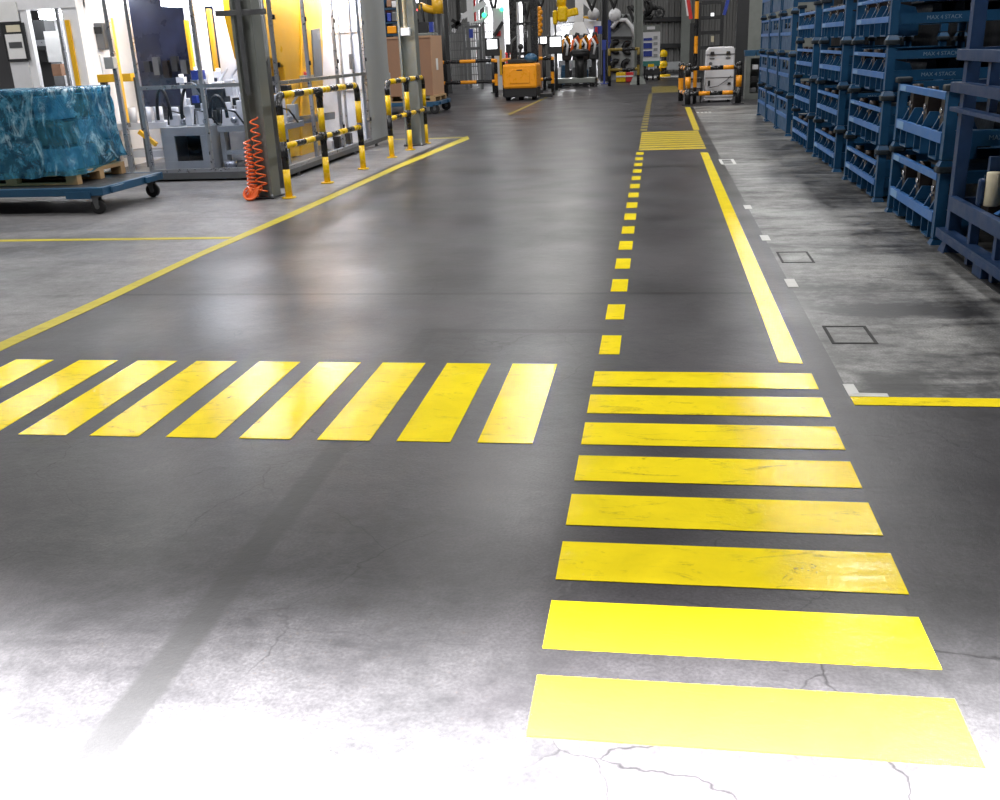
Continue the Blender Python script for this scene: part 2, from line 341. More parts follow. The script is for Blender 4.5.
# ------------------------------------------------------------------ striped handrails
def striped(b, pts, r, bands, start=0, n=14):
    # resample a path into bands of length `bands`, alternating the two materials
    P = [Vector(p) for p in pts]; out = [P[0]]; mis = []; cur = start; left = bands
    for a, c in zip(P, P[1:]):
        L = (c-a).length; pos = 0
        while L-pos > left+1e-6:
            pos += left; q = a.lerp(c, pos/L); out.append(q); mis.append(cur); out.append(q + (c-a).normalized()*1e-4); cur ^= 1; mis.append(cur); left = bands
        left -= L-pos; out.append(c); mis.append(cur)
    b.tube(out, r, n, 0, True, mis)
def handrail(x0, x1, ys, H, label, zm=.6, r=.042, mats=(m_yelp, m_blackp), bl=.31, posts_bands=None):
    n = len(ys); X = [x0+(x1-x0)*(y-ys[0])/(ys[-1]-ys[0]) for y in ys]
    t = thing('guard_rail', label, 'handrail', (X[0], ys[0], 0))
    bands = posts_bands or [(0,.34,0),(.34,.66,1),(.66,.96,0),(.96,H-.1,1)]
    for i in range(n):
        b = MB()
        for (a, c, mi) in bands: b.cyl((X[i],ys[i],a), (X[i],ys[i],c if c < H-.11 or i in (0,n-1) else H-r), r, 16, mi)
        if 0 < i < n-1: b.cyl((X[i],ys[i],zm-.05), (X[i],ys[i],zm+.05), r*1.3, 16, 1); b.cyl((X[i],ys[i],H-.12), (X[i],ys[i],H-.02), r*1.25, 16, 1)
        p = b.build('post', mats, t)
        MB().cyl((X[i],ys[i],0), (X[i],ys[i],.015), .085, 20).build('base_plate', mats[0], p)
    b = MB(); k = .11
    arc0 = [(X[0], ys[0]+k-k*math.cos(a), H-r-k+k*math.sin(a)) for a in [PI/2*j/6 for j in range(7)]]
    arc1 = [(X[-1], ys[-1]-k+k*math.sin(a), H-r-k+k*math.cos(a)) for a in [PI/2*j/6 for j in range(7)]]
    b.tube(arc0, r, 16, 1); b.tube(arc1, r, 16, 1)
    striped(b, [arc0[-1], arc1[0]], r, bl); b.build('top_rail', mats, t)
    b = MB(); striped(b, [(X[0],ys[0]+r,zm), (X[-1],ys[-1]-r,zm)], r*.86, bl); b.build('middle_rail', mats, t)
    return t
handrail(-4.35, -4.25, (11.34,12.67,14.19), 1.22, 'yellow and black striped handrail beside the orange air hose pillar')
handrail(-4.21, -4.165, (15.71,16.88,18.03), 1.20, 'yellow and black striped handrail beside the farther steel pillar')

# ------------------------------------------------------------------ steel pillars
def h_pillar(x, y, wx, wy, H, label, m=m_greysteel):
    t = thing('steel_pillar', label, 'pillar', (x, y, 0)); f = .035
    b = MB().box(x-wx/2, x-wx/2+f, y-wy/2, y+wy/2, 0.012, H).box(x+wx/2-f, x+wx/2, y-wy/2, y+wy/2, 0.012, H).box(x-wx/2+f, x+wx/2-f, y-.012, y+.012, 0.012, H)
    b.build('column', m, t)
    b = MB().box(x-wx/2-.03, x+wx/2+.03, y-wy/2-.04, y+wy/2+.04, 0, .015)
    b.build('base_plate', m_darksteel, t)
    for sx in (-1, 1): MB().cyl((x+sx*(wx/2+.005), y-wy/2-.02, .015), (x+sx*(wx/2+.005), y-wy/2-.02, .05), .016, 6).build('anchor_bolt', m_alu, t)
    return t
p1 = h_pillar(-4.67, 11.45, .25, .28, 8.8, 'grey steel pillar with the coiled orange air hose')
MB().box(-4.96, -4.36, 11.27, 11.305, 2.06, 2.12).build('clamp_bar', m_aludk, p1, bevel=.004)
MB().box(-4.70, -4.64, 11.25, 11.27, 1.2, 2.4).build('cable_duct', m_aludk, p1)
p2 = h_pillar(-4.30, 17.75, .30, .26, 8.8, 'grey steel pillar in front of the big cardboard box')
MB().cyl((-4.30,17.58,1.98), (-4.30,17.58,8), .035, 10).build('conduit', m_cream, p2)
MB().box(-4.38, -4.22, 17.53, 17.62, 1.86, 1.99).build('socket_box', m_white, p2, bevel=.008)
# orange coil hose
t = thing('air_hose', 'coiled orange air hose hanging down the steel pillar to the floor', 'hose', (-4.72, 11.2, 0))
def coil(cx, cy, z0, z1, turns, r0, r1, n=14, e=1.):
    N = int(turns*n); return [(cx+(r0+(r1-r0)*i/N)*math.cos(2*PI*i/n), cy+.8*(r0+(r1-r0)*i/N)*math.sin(2*PI*i/n), z0+(z1-z0)*(i/N)**e) for i in range(N+1)]
MB().tube(coil(-4.63, 11.22, .95, .10, 9, .045, .065, 14, 1.), .0095, 7).build('coil', m_orange, t)
MB().tube(coil(-4.74, 11.2, .70, .05, 14, .035, .06, 14, .9), .0105, 7).build('coil', m_orange, t)
b = MB()
for i in range(5): b.tube([(-4.76+.085*math.cos(a)+.01*i, 11.17+.05*math.sin(a)+.012*i, .09+.07*math.sin(a+.5*i)) for a in [2*PI*k/16 for k in range(17)]], .014, 7)
b.build('hose_bundle', m_orange, t)
MB().cyl((-4.75,11.17,.02), (-4.75,11.17,.16), .03, 12).build('coupling', m_orange, t)

# ------------------------------------------------------------------ blue cart, pallet and wrapped load
def castor(t, x, y, r, top, m_fork=m_aludk):
    c = MB().box(x-.05, x+.05, y-.04, y+.04, top-.02, top).prism([(x-.045, top-.02),(x+.045, top-.02),(x+.03, r*.9),(x-.01, r*.9)], 1, y-.04, y-.032).prism([(x-.045, top-.02),(x+.045, top-.02),(x+.03, r*.9),(x-.01, r*.9)], 1, y+.032, y+.04).build('castor_fork', m_fork, t)
    wq = MB(); xc = x+.01
    wq.tube([(xc,y-.027,r),(xc,y-.022,r),(xc,y+.022,r),(xc,y+.027,r)], r, 24, 0, True, None, (r*.9, r, r, r*.9))
    w_ = wq.build('castor_wheel', m_black, c); 
    MB().cyl((xc,y-.034,r), (xc,y+.034,r), r*.35, 14).build('hub', m_aludk, w_)
def cart(x0, x1, y0, y1, z0, z1, r, label, deck=m_darksteel, m=m_bluecart):
    t = thing('platform_cart', label, 'cart', ((x0+x1)/2, (y0+y1)/2, 0))
    b = MB().box(x0, x1, y0, y0+.06, z0, z1).box(x0, x1, y1-.06, y1, z0, z1).box(x0, x0+.06, y0+.06, y1-.06, z0, z1).box(x1-.06, x1, y0+.06, y1-.06, z0, z1)
    b.build('frame', m, t, bevel=.006)
    MB().box(x0+.06, x1-.06, y0+.06, y1-.06, z1-.03, z1-.005).build('deck', deck, t)
    for yy in (y0+.3, y1-.35): MB().box(x1, x1+.035, yy-.14, yy+.14, z0+.01, z1-.01).build('bumper', m, t, bevel=.008)
    MB().box(x1-.45, x1-.15, y0-.015, y0, z0-.03, z1-.04).build('tow_plate', m, t)
    for x in (x0+.18, x1-.13):
        for y in (y0+.07, y1-.09): castor(t, x, y, r, z0)
    return t
cart(-8.75, -6.14, 10.3, 11.75, .21, .30, .085, 'blue platform cart on black castors under the blue-wrapped load')
def pallet(x0, x1, y0, y1, z, label, H=.144):
    t = thing('wooden_pallet', label, 'pallet', ((x0+x1)/2, (y0+y1)/2, z))
    for i in range(3):
        yy = y0+(y1-y0-.1)*i/2
        for xx in (x0, (x0+x1)/2-.07, x1-.14): MB().box(xx, xx+.14, yy, yy+.1, z+.022, z+.1).build('block', m_wood, t)
        MB().box(x0, x1, yy, yy+.1, z, z+.022).build('bottom_board', m_wood, t)
    n = 7
    for i in range(n):
        xx = x0+(x1-x0-.14)*i/(n-1); MB().box(xx, xx+.14, y0, y1, z+.1, z+H).build('top_board', m_wood, t)
    return t
pallet(-8.3, -6.62, 10.62, 11.72, .30, 'wooden pallet under the blue-wrapped load on the cart')
X0, X1, Y0, Y1, Z0, Z1 = -8.32, -6.66, 10.58, 11.8, .45, 1.36
t = thing('wrapped_load', 'pallet load of boxes wrapped in shiny blue plastic film on the cart', 'wrapped load', ((X0+X1)/2, (Y0+Y1)/2, .447))
MB().box(X0+.06, X1-.36, Y0+.06, Y1-.06, .447, Z1-.05).build('crate', mat('shaded_front_board', (.02,.025,.03), .6), t)  # near-black board paints in the shade on the load's front
for i in range(3):
    for j in range(3):
        y = Y0+.05+j*.37; z = .45+i*.29
        MB().box(X1-.35, X1-.045-.02*((i+j)%2), y, y+.33, z, z+.255).build('carton', [m_whitecab, m_cardl, m_whitecab][(i+2*j)%3], t, bevel=.01)
def film():
    b = MB(); NP = 150; NV = 28; lx, ly = X1-X0, Y1-Y0; rc = .05
    path = []
    segs = [((X0+rc,Y0),(X1-rc,Y0),(0,-1)),((X1,Y0+rc),(X1,Y1-rc),(1,0)),((X1-rc,Y1),(X0+rc,Y1),(0,1)),((X0,Y1-rc),(X0,Y0+rc),(-1,0))]
    for i, (a, c, n_) in enumerate(segs):
        k = 44 if i%2 == 0 else 32
        for q in range(k): path.append((a[0]+(c[0]-a[0])*q/k, a[1]+(c[1]-a[1])*q/k, n_))
        n2_ = segs[(i+1)%4][2]
        for q in range(4):
            f = q/4; nx, ny = n_[0]*(1-f)+n2_[0]*f, n_[1]*(1-f)+n2_[1]*f; l_ = math.hypot(nx, ny); nx, ny = nx/l_, ny/l_
            cx_, cy_ = c[0]-n_[0]*rc, c[1]-n_[1]*rc; path.append((cx_+nx*rc, cy_+ny*rc, (nx, ny)))
    N = len(path)
    def wr(p): return noise.noise(p*4)*.022+noise.noise(p*11)*.012+abs(noise.noise(Vector((p.x*3+p.z*3, p.y*3-p.z*3, p.z*1.2))))*.04-.012
    for j in range(NV+1):
        v = j/NV
        for (x, y, n_) in path:
            zb = Z0-.04+.05*noise.noise(Vector((x*3, y*3, 0))) + (.20*max(0, (y-Y0)/ly-.35) if x > X1-.1 else 0)
            z = zb+(Z1-zb)*v; p = Vector((x, y, z)); d = wr(p)*min(1, (1-v)*6+.25)+.06*(1-v)**3
            b.v.append((x+n_[0]*d, y+n_[1]*d, z+.012*noise.noise(Vector((x*6, y*6, 3)))))
    for j in range(NV):
        for i in range(N): b.face((j*N+i, j*N+(i+1)%N, (j+1)*N+(i+1)%N, (j+1)*N+i), 0, True)
    o = len(b.v); c = Vector(((X0+X1)/2, (Y0+Y1)/2, Z1+.01))
    last = NV*N
    for f in (.8, .55, .3):
        base = len(b.v)
        for i in range(N):
            q = Vector(b.v[NV*N+i]); p = c.lerp(q, f); p.z = Z1+.02*noise.noise(Vector((p.x*6, p.y*6, 1))); b.v.append(tuple(p))
        for i in range(N): b.face((last+i, last+(i+1)%N, base+(i+1)%N, base+i), 0, True)
        last = base
    b.face([last+i for i in range(N)], 0, True)
    return b
tt = NT('blue_stretch_film'); n1 = tt.noise(5, 6, None, .65, 1.5); n2 = tt.noise(3, 5, tt.scale(tt.co, (1,1,.5), (2,5,1)), .7, 2)
fc = tt.mix(tt.map(n1, .35, .65), (.008,.07,.15), (.09,.40,.60)); fc = tt.mix(tt.map(n2, .54, .64, 0, .7), fc, (.5,.75,.85))  # pale streaks are highlights painted into the film colour
fs = tt.bsdf(fc, tt.map(n1, .3, .7, .12, .35), 0, spec=.8, bump=n1, bstr=.5, bdist=.03)
trn = tt.n('ShaderNodeBsdfTransparent'); trn.inputs[0].default_value = (.25,.62,.85,1); mxs = tt.n('ShaderNodeMixShader')
tt.set(mxs.inputs[0], tt.map(n2, .38, .62, .25, .85)); tt.t.links.new(trn.outputs[0], mxs.inputs[1]); tt.t.links.new(fs, mxs.inputs[2])
m_film = tt.done(mxs.outputs[0])
film().build('plastic_film', m_film, t)

# ------------------------------------------------------------------ main machine enclosure (aluminium profiles, clear panels)
YF, XR = 13.2, -5.05
t = thing('machine_enclosure', 'aluminium-framed machine enclosure with clear panels behind the coiled hose pillar', 'machine enclosure', (-6, 15.5, 0))
HT = 2.75; enc = t
def post(x, y, z0=.12, z1=HT, w_=.05, m=m_alu, par=None): return MB().box(x-w_/2, x+w_/2, y-w_/2, y+w_/2, z0, z1).build('frame_post', m, par or t, bevel=.004)
def rail(a, b_, w_=.05, h_=.05, m=m_alu, name='frame_rail', par=None): return MB().bar(a, b_, w_, h_, 0).build(name, m, par or t)
for x in (-7.05, -6.13, XR): post(x, YF)
for y in (14.5, 15.85, 17.45): post(XR, y)
post(-7.05, 17.45); post(-5.05, 12.85, m=m_aludk)
for z in (.145, 1.27, HT-.025):
    rail((-7.025,YF,z), (-6.155,YF,z)); rail((-6.105,YF,z), (XR-.025,YF,z))
    rail((XR,YF+.025,z), (XR,14.475,z)); rail((XR,14.525,z), (XR,15.825,z)); rail((XR,15.875,z), (XR,17.425,z))
MB().box(-7.08, XR+.03, YF-.03, YF+.03, .03, .12).build('base_beam', m_aludk, t)
MB().box(XR-.03, XR+.03, YF+.03, 19.0, .05, .12).build('base_beam', m_aludk, t)
MB().box(-7.6, XR-.03, YF+.03, 17.4, .06, .11).build('base_tray', m_aludk, t)
for y in (13.6, 14.9, 16.4, 17.8): 
    MB().cyl((XR,y,0), (XR,y,.05), .03, 10).box(XR-.05, XR+.05, y-.03, y+.03, .0, .012).build('levelling_foot', m_aludk, t)
def pane(x0, x1, y0, y1, z0, z1): return MB().box(x0, x1, y0, y1, z0, z1).build('clear_panel', m_glass, t)
for z0, z1 in ((.175,1.24),(1.30,HT-.06)):
    pane(-7.02,-6.16,YF-.003,YF+.003,z0,z1); pane(-6.10,XR-.03,YF-.003,YF+.003,z0,z1)
    for y0, y1 in ((YF+.03,14.47),(14.53,15.82),(15.88,17.42)): pane(XR-.003,XR+.003,y0,y1,z0,z1)
MB().box(XR-.08, XR+.02, 17.48, 19.0, .12, HT).build('end_panel', m_greycab, t)
for z in (.5, 1.5, 2.1):
    for x, y in ((XR+.03,13.25),(XR+.03,14.5),(XR+.03,15.85),(XR+.03,17.45)): MB().box(x-.01, x+.015, y-.02, y+.02, z-.03, z+.03).build('hinge', m_black, t)
# roof + light inside
MB().box(-7.05, XR, YF, 17.4, HT, HT+.05).build('roof_panel', m_white, t)
l1 = MB().box(-6.95, -6.35, 14.0, 14.5, 2.34, 2.42).build('lamp', [m_led], t)
MB().box(-5.9, -5.5, 16.2, 17.2, HT-.08, HT-.03).build('lamp', [m_led], t)
area(-6.1, 15.0, 2.68, 1.6, 2.6, 210, col=(.95,.97,1))
area(-5.6, 16.7, 2.62, .8, 1.2, 120, col=(.95,.97,1))
# contents of the enclosure
t2 = thing('assembly_machine', 'white assembly machine on grey benches inside the clear enclosure', 'machine', (-6.3, 14.3, .11))
b = MB(); x0, x1, y0, y1 = -6.97, -6.28, 13.45, 14.2
b.box(x0, x1, y0, y0+.03, .11, .25).box(x0, x1, y0, y0+.03, .60, .72).box(x0, x0+.2, y0, y0+.03, .25, .60).box(x1-.1, x1, y0, y0+.03, .25, .60)
b.box(x0, x1, y0+.03, y1, .11, .14).box(x0, x1, y0+.03, y1, .69, .72).box(x0, x0+.03, y0+.03, y1, .14, .69).box(x1-.03, x1, y0+.03, y1, .14, .69).box(x0, x1, y1-.02, y1, .14, .69, 1)
b.build('bench', [m_greycab, m_black], t2, bevel=.004)
MB().tube([(-6.62+.09*math.cos(a), 13.75, .45+.1*math.sin(a)) for a in [PI+PI*k/8 for k in range(9)]], .02, 8).build('inner_hose', m_black, t2)
b = MB().box(-6.22, -5.2, 13.7, 14.5, .62, .70)
for x in (-6.2, -5.75, -5.26): b.box(x, x+.06, 13.72, 13.8, .11, .62)
b.box(-6.2, -5.2, 13.74, 13.8, .30, .36).build('side_bench', m_greycab, t2)
for k, (x, y, r, z) in enumerate(((-6.05,13.62,.09,.22),(-5.75,13.66,.07,.19),(-5.5,13.68,.1,.2),(-5.3,13.6,.07,.22))): MB().cyl((x,y,.12),(x,y,z), r, 12).build('valve_block', [m_alu, m_white][k%2], t2)
for (x, y, w_, h_) in ((-6.85,13.75,.18,.16),(-6.6,13.7,.1,.28),(-6.42,13.8,.16,.2),(-6.1,13.9,.2,.22),(-5.85,13.85,.14,.34),(-5.55,13.9,.22,.26),(-5.32,13.9,.12,.4)):
    z0 = .72 if x < -6.25 else .70
    MB().box(x-w_/2, x+w_/2, y-.08, y+.08, z0, z0+h_).cyl((x,y,z0+h_), (x,y,z0+h_+.1), w_*.3, 12).build('fixture_block', m_white, t2, bevel=.01)
for (x, y, r) in ((-6.72,13.72,.055),(-6.35,13.65,.05),(-5.95,13.7,.05)): MB().ball((x,y,.78), r, 0, 14).build('fixture_knob', m_alu, t2)
for (x0_, x1_, y, h_) in ((-7.02,-6.82,13.55,.34),(-6.68,-6.28,13.6,.38),(-6.25,-6.0,13.6,.24)):
    MB().tube([(x0_+(x1_-x0_)*(.5-.5*math.cos(a)), y, .82+h_*math.sin(a)*1.25) for a in [PI*k/14 for k in range(15)]], .024, 8).build('cable_hose', m_black, t2)
for (x, w_, z1_) in ((-6.62,.1,1.35),(-6.48,.08,1.3)): MB().box(x-w_/2, x+w_/2, 14.0, 14.1, .72, z1_).build('upright', m_alu, t2)
MB().prism([(-5.95,.75),(-5.45,.75),(-5.6,1.22),(-5.8,1.22)], 1, 14.15, 14.3).build('tilted_cover', m_whitecab, t2)
MB().box(-6.55,-6.48,13.72,13.8,1.03,1.13).build('blue_sensor', m_bluebin, t2)
MB().box(-6.60,-6.45,13.9,14.05,1.34,1.47).build('blue_sensor', m_bluebin, t2)
for (x, y, z, h_) in ((-6.85,14.6,1.30,.35),(-6.72,14.6,1.30,.3),(-6.4,14.4,1.35,.22),(-6.95,14.3,1.3,.2)): MB().cyl((x,y,.72),(x,y,z+h_*.6), .035, 10).box(x-.06, x+.06, y-.05, y+.05, z, z+h_*.4).build('white_gripper', m_white, t2)
MB().box(-6.95,-6.3,14.9,15.3,.72,1.2).build('press_base', m_whitecab, t2)
rnd = random.Random(3)
for i in range(34):
    x, y, z = rnd.uniform(-6.95,-5.25), rnd.uniform(13.8,14.6), rnd.choice((.72,.72,.72,.95,1.1)); w_, d_, h_ = rnd.uniform(.04,.13), rnd.uniform(.05,.12), rnd.uniform(.06,.26)
    b = MB().box(x-w_, x+w_, y-d_, y+d_, z, z+h_)
    if i%3 == 0: b.cyl((x,y,z+h_), (x,y,z+h_+.12), w_*.5, 10)
    if i%4 == 1: b.bar((x,y,z+h_), (x+.15,y,z+h_+.18), .03, .03)
    b.build('tooling_part', [m_aludk, m_greycab, m_darksteel, m_alu, m_black, m_white][i%6], t2, bevel=.006)
for i in range(5): x = -6.9+.4*i; MB().tube([(x,13.6,.75),(x+.05,13.55,.95),(x+.22,13.6,.9),(x+.3,13.7,.72)], .014, 6).build('cable_hose', m_black, t2)
# dark backdrop, white columns, light curtains
t3 = thing('machine_backdrop', 'dark blue backdrop panel behind the lamp in the clear enclosure', 'panel', (-7.2, 16.2, .11))
MB().box(-8.5, -6.75, 16.0, 16.08, .9, 2.7).box(-7.1, -6.9, 15.96, 16.04, .11, .9).build('panel', m_darkglass, t3)
for i in range(10): MB().box(-8.3+.16*i, -8.2+.16*i, 15.8, 15.9, 1.45-.05*(i%3), 1.62+.06*(i%2)).build('mounted_part', [m_darksteel, m_aludk, m_cast][i%3], t3)
def atX(x, y, X):
    d = ray(x, y); k = X/d.x; return k*d.y, EYE+k*d.z
def quad_px(pts, Y, th, b=None, mi=0):          # outline given at depth Y, extruded th away from the camera
    b = b or MB(); q = [at(p[0], p[1], Y) for p in pts]; return b.prism(q, 1, Y, Y+th, mi)
def box_px(x0, y0, x1, y1, Y, th, b=None, mi=0, z0=None):   # upright box covering a photo rectangle at depth Y
    b = b or MB(); xm, ym = (x0+x1)/2, (y0+y1)/2
    X0 = at(x0, ym, Y)[0]; X1 = at(x1, ym, Y)[0]; za = at(xm, y1, Y)[1]; zb = at(xm, y0, Y)[1]
    return b.box(X0, X1, Y, Y+th, za if z0 is None else z0, zb, mi)
for (x, y, w_, d, lb) in ((-7.02,15.2,.22,.3,'broad white machine column left of the amber light bar in the clear enclosure'),(-6.36,14.75,.26,.12,'white machine column between the two amber light bars'),(-6.12,15.0,.18,.1,'narrow white machine column right of the amber light bars')):
    tag(MB().box(x-w_/2, x+w_/2, y-d/2, y+d/2, .11, 2.7).build('machine_column', m_white, None, (x, y, .11), bevel=.01), lb, 'column')
def curtain(a, b_, Y, label, m=m_yelcol, w_=.05):
    p, q = at3(*a, Y), at3(*b_, Y); X = (p.x+q.x)/2
    t_ = thing('light_curtain', label, 'light curtain', (X, Y, q.z))
    MB().box(X-w_/2, X+w_/2, Y-.04, Y+.04, q.z+.03, p.z).build('housing', m, t_, bevel=.006)
    MB().box(X-w_*.6, X+w_*.6, Y-.045, Y+.045, q.z-.03, q.z+.03).build('end_cap', m_aludk, t_)
curtain((185,20), (196,83), 14.6, 'left amber light bar standing inside the clear enclosure')
curtain((208,9), (218,76), 14.6, 'right amber light bar inside the clear enclosure')
curtain((109,18), (128,125), 13.7, 'amber light bar between the two aluminium posts behind the cart')
# yellow robot cell machine
X = -5.6
t = thing('yellow_press', 'large yellow machine body behind clear panels and the near striped handrail', 'machine', (-5.9, 15.8, .11))
pl = [atX(x, y, X) for x, y in ((255,-6),(257,14),(267,58),(275,59),(284,67),(288,110),(290,157),(300,156),(300,-6))]
MB().prism(pl, 0, X-.5, X).build('body', m_yelrob, t, bevel=.015)
pl = [atX(x, y, X) for x, y in ((300.5,-6),(300.5,156),(322,150),(321,-6))]
MB().prism(pl, 0, X-.5, X+.03).build('door', m_yelrob, t, bevel=.015)
pl = [atX(x, y, X) for x, y in ((309,30),(317,28),(320,76),(312,78))]
MB().prism(pl, 0, X+.03, X+.05).build('dark_slot', m_aludk, t)
pl = [atX(x, y, X) for x, y in ((284,118),(330,112),(330,119),(284,126))]
MB().prism(pl, 0, X+.03, X+.09).build('crossbar', m_aludk, t)
MB().box(-5.85, -5.62, 14.7, 15.1, .13, .5).build('gear_housing', m_aludk, t, bevel=.02)
for i in range(6): MB().ball((-5.5, 14.45+.1*(i%3), .62+.12*(i//3)), .055, 0, 10).build('bolt_head', [m_white, m_black][i%2], t)
y_, z_ = atX(302, 78, X); MB().box(X+.03, X+.12, y_-.2, y_+.25, z_-.04, z_+.04).build('switch_box', m_greycab, t); MB().cyl((X+.07,y_,z_+.04),(X+.07,y_,z_+.09), .03, 10).build('red_button', m_red, t)
t = thing('shield_plate', 'grey rounded shield plate hanging right of the orange-hose pillar', 'shield', (-4.72, 12.3, 1.5))
q = [at(x, y, 12.2) for x, y in ((252,16),(262,15),(265,30),(268,56),(265,62),(257,63),(253,60),(250,40))]
MB().prism(q, 1, 12.2, 12.24).build('plate', m_greycab, t, bevel=.01)
MB().cyl((-4.8,12.3,0), (-4.8,12.3,2.5), .03, 10).build('stand_pole', m_aludk, t)
# white lit end of the enclosure
t = thing('white_partition', 'bright white partition panels at the far end of the clear enclosure', 'partition', (-6, 17.38, .11))
MB().box(-7.0, -5.1, 17.36, 17.4, .11, 2.7).build('panel', m_white, t)
for x in (-5.42, -5.22): MB().box(x-.015, x+.015, 17.3, 17.36, .11, 2.7).build('upright', m_alu, t)
for z in (1.95, 1.0): MB().box(-5.6, -5.1, 17.33, 17.36, z-.01, z+.01).build('seam_rail', m_alu, t)
MB().box(-5.26, -5.2, 17.24, 17.3, 1.35, 1.6).build('latch', m_aludk, t)
for i in range(7): tag(MB().box(-5.5+.06*(i%3), -5.4+.06*(i%3), 15.9+.22*i, 16.02+.22*i, .12, .2+.05*(i%3)).cyl((-5.45+.06*(i%3), 15.96+.22*i, .1), (-5.45+.06*(i%3), 15.96+.22*i, .3), .03, 8).build('clamp_fixture', [m_alu, m_whitecab, m_cast][i%3], None, (-5.45, 15.96+.22*i, .11)), 'small metal clamp fixture on the enclosure floor below the white partition', 'fixture', 'clamp fixtures')

# ------------------------------------------------------------------ white cabin behind the wrapped load
Y = 14.6
t = thing('white_machine_cabin', 'white machine cabin with open front behind the blue-wrapped load', 'machine cabin', (-9.2, 15.2, 0))
def vpost(xa, ya, w_, d, m, name, z1=2.75, yy=Y):
    X_ = at(xa, ya, yy)[0]; return MB().box(X_-w_/2, X_+w_/2, yy, yy+d, 0, z1).build(name, m, t, bevel=.006)
vpost(30, 50, .12, .1, m_white, 'front_post'); vpost(75, 45, .26, .2, m_white, 'front_post'); vpost(62, 45, .05, .05, m_alu, 'front_post')
xa, xb = at(-30, 5, Y)[0], at(83, 45, Y)[0]
MB().box(xa, xb, Y-.02, Y+.25, 2.42, 2.85).build('top_beam', m_white, t)
MB().box(xa, xb, Y, Y+2.2, 2.85, 2.95).build('roof_panel', m_white, t)
MB().box(xa, xb, Y+2.1, Y+2.2, 0, 2.62).build('back_panel', m_whitecab, t)
MB().box(xb-.05, xb, Y+.2, Y+2.1, 0, 2.62).build('side_panel', m_white, t)
MB().box(-9.55, -8.95, Y+.5, Y+.8, 2.30, 2.42).build('lamp', m_led, t)
area(-9.2, Y+1.0, 2.58, 1.4, 1.2, 90, col=(.95,.97,1))
box_px(32, 20, 50, 92, Y+1.0, .3).build('dark_module', m_darksteel, t); box_px(29, 40, 48, 46, Y+.8, .1).build('module_shelf', m_alu, t); box_px(33, 50, 47, 62, Y+.9, .08).build('module_screen', m_black, t)
box_px(46, 31, 61, 62, Y+.6, .05).build('paper_board', m_paper, t); box_px(52, 64, 61, 76, Y+.7, .15).build('brown_carton', m_card, t)
X_ = at(73, 50, Y)[0]; MB().box(X_-.04, X_+.03, Y-.03, Y, 1.1, 2.25).build('amber_strip', m_yelcol, t)
X0_, X1_ = at(-40, 50, Y)[0], at(24, 50, Y)[0]
box_px(-12, 2, 17, 22, Y-.06, .03).build('paper_sheet', m_paper, t); box_px(13, 62, 31, 95, Y-.02, .04).build('lower_panel', m_whitecab, t)
fr = MB(); box_px(4, 23, 26, 61, Y-.05, .04, fr); f_ = fr.build('notice_frame', m_darksteel, t)
box_px(6, 25, 20, 32, Y-.056, .006).build('notice_sheet', m_cream, f_); box_px(7, 34, 24, 59, Y-.056, .006).build('notice_sheet', m_paper, f_); box_px(9, 42, 22, 48, Y-.062, .006).build('printed_block', m_aludk, f_)
Y = 15.2
def one(name, mb, m, label, cat, loc, group=None, bevel=0): return tag(mb.build(name, m, None, loc, bevel), label, cat, group)
t = thing('black_cabinet', 'tall black cabinet between the white cabin and the clear enclosure', 'cabinet', (-8.6, 15.3, 0))
box_px(81, 28, 95, 90, Y, .5, z0=0).build('body', m_blackp, t, bevel=.01); box_px(80, 12, 98, 22, Y, .3).build('top_unit', m_darksteel, t); box_px(83, 64, 92, 67, Y-.02, .02).build('handle_strip', m_alu, t)
t = thing('control_terminal', 'grey control panel with dark screen behind the wrapped load', 'control panel', (-8.2, 15.0, 0))
box_px(89, 23, 104, 50, 15.0, .15).build('housing', m_aludk, t, bevel=.01); box_px(91, 27, 101, 34, 14.98, .02).build('screen', m_black, t); MB().cyl((-8.42,15.1,0),(-8.42,15.1,1.75), .04, 10).build('pole', m_aludk, t); box_px(97, 55, 102, 75, 15.0, .1).build('white_cover', m_white, t)
t = thing('overhead_pipe', 'bright yellow overhead pipe above the grey control panel', 'pipe', (-8.6, 15.4, 2.1))
p = at3(93, 24, 15.4); MB().cyl(p, (p.x, p.y, 5), .06, 12).build('pipe', m_yelp, t); MB().cyl((p.x,p.y,p.z-.02),(p.x,p.y,p.z+.04), .08, 12).build('flange', m_yelp, t)
t = thing('amber_crossbeam', 'amber steel crossbeam behind the pair of aluminium posts', 'beam', (-8.0, 14.4, 0))
box_px(97, 74, 131, 82, 14.4, .12).build('beam', m_yelcol, t, bevel=.006)
for x in (-8.3, -7.75): MB().box(x-.04, x+.04, 14.45, 14.53, 0, 1.4).build('leg', m_aludk, t)
t = thing('guard_post', 'free aluminium guard post with grey switch box behind the cart', 'post', (-7.38, 13.25, 0))
MB().box(-7.41, -7.35, 13.22, 13.28, 0, 2.75).build('post', m_alu, t, bevel=.004); box_px(104, 57, 113, 69, 13.1, .12).build('switch_box', m_greycab, t, bevel=.008); MB().box(-7.45,-7.31,13.18,13.32,0,.015).build('foot_plate', m_alu, t)
t = thing('conveyor_bench', 'white conveyor bench seen between the wrapped load and the clear enclosure', 'bench', (-8.2, 15.0, 0))
MB().box(-9.0, -7.5, 14.7, 15.3, .62, .72).build('bed', m_whitecab, t)
for x in (-8.9, -8.2, -7.58): MB().box(x-.03, x+.03, 14.72, 14.78, 0, .62).build('leg', m_alu, t)
for x in (-8.1, -7.85, -7.65): MB().cyl((x,14.8,.72),(x,14.8,.95), .07, 12).build('roller_unit', m_whitecab, t)
MB().box(-8.3,-7.55,14.7,15.2,.2,.3).build('lower_shelf', m_whitecab, t)
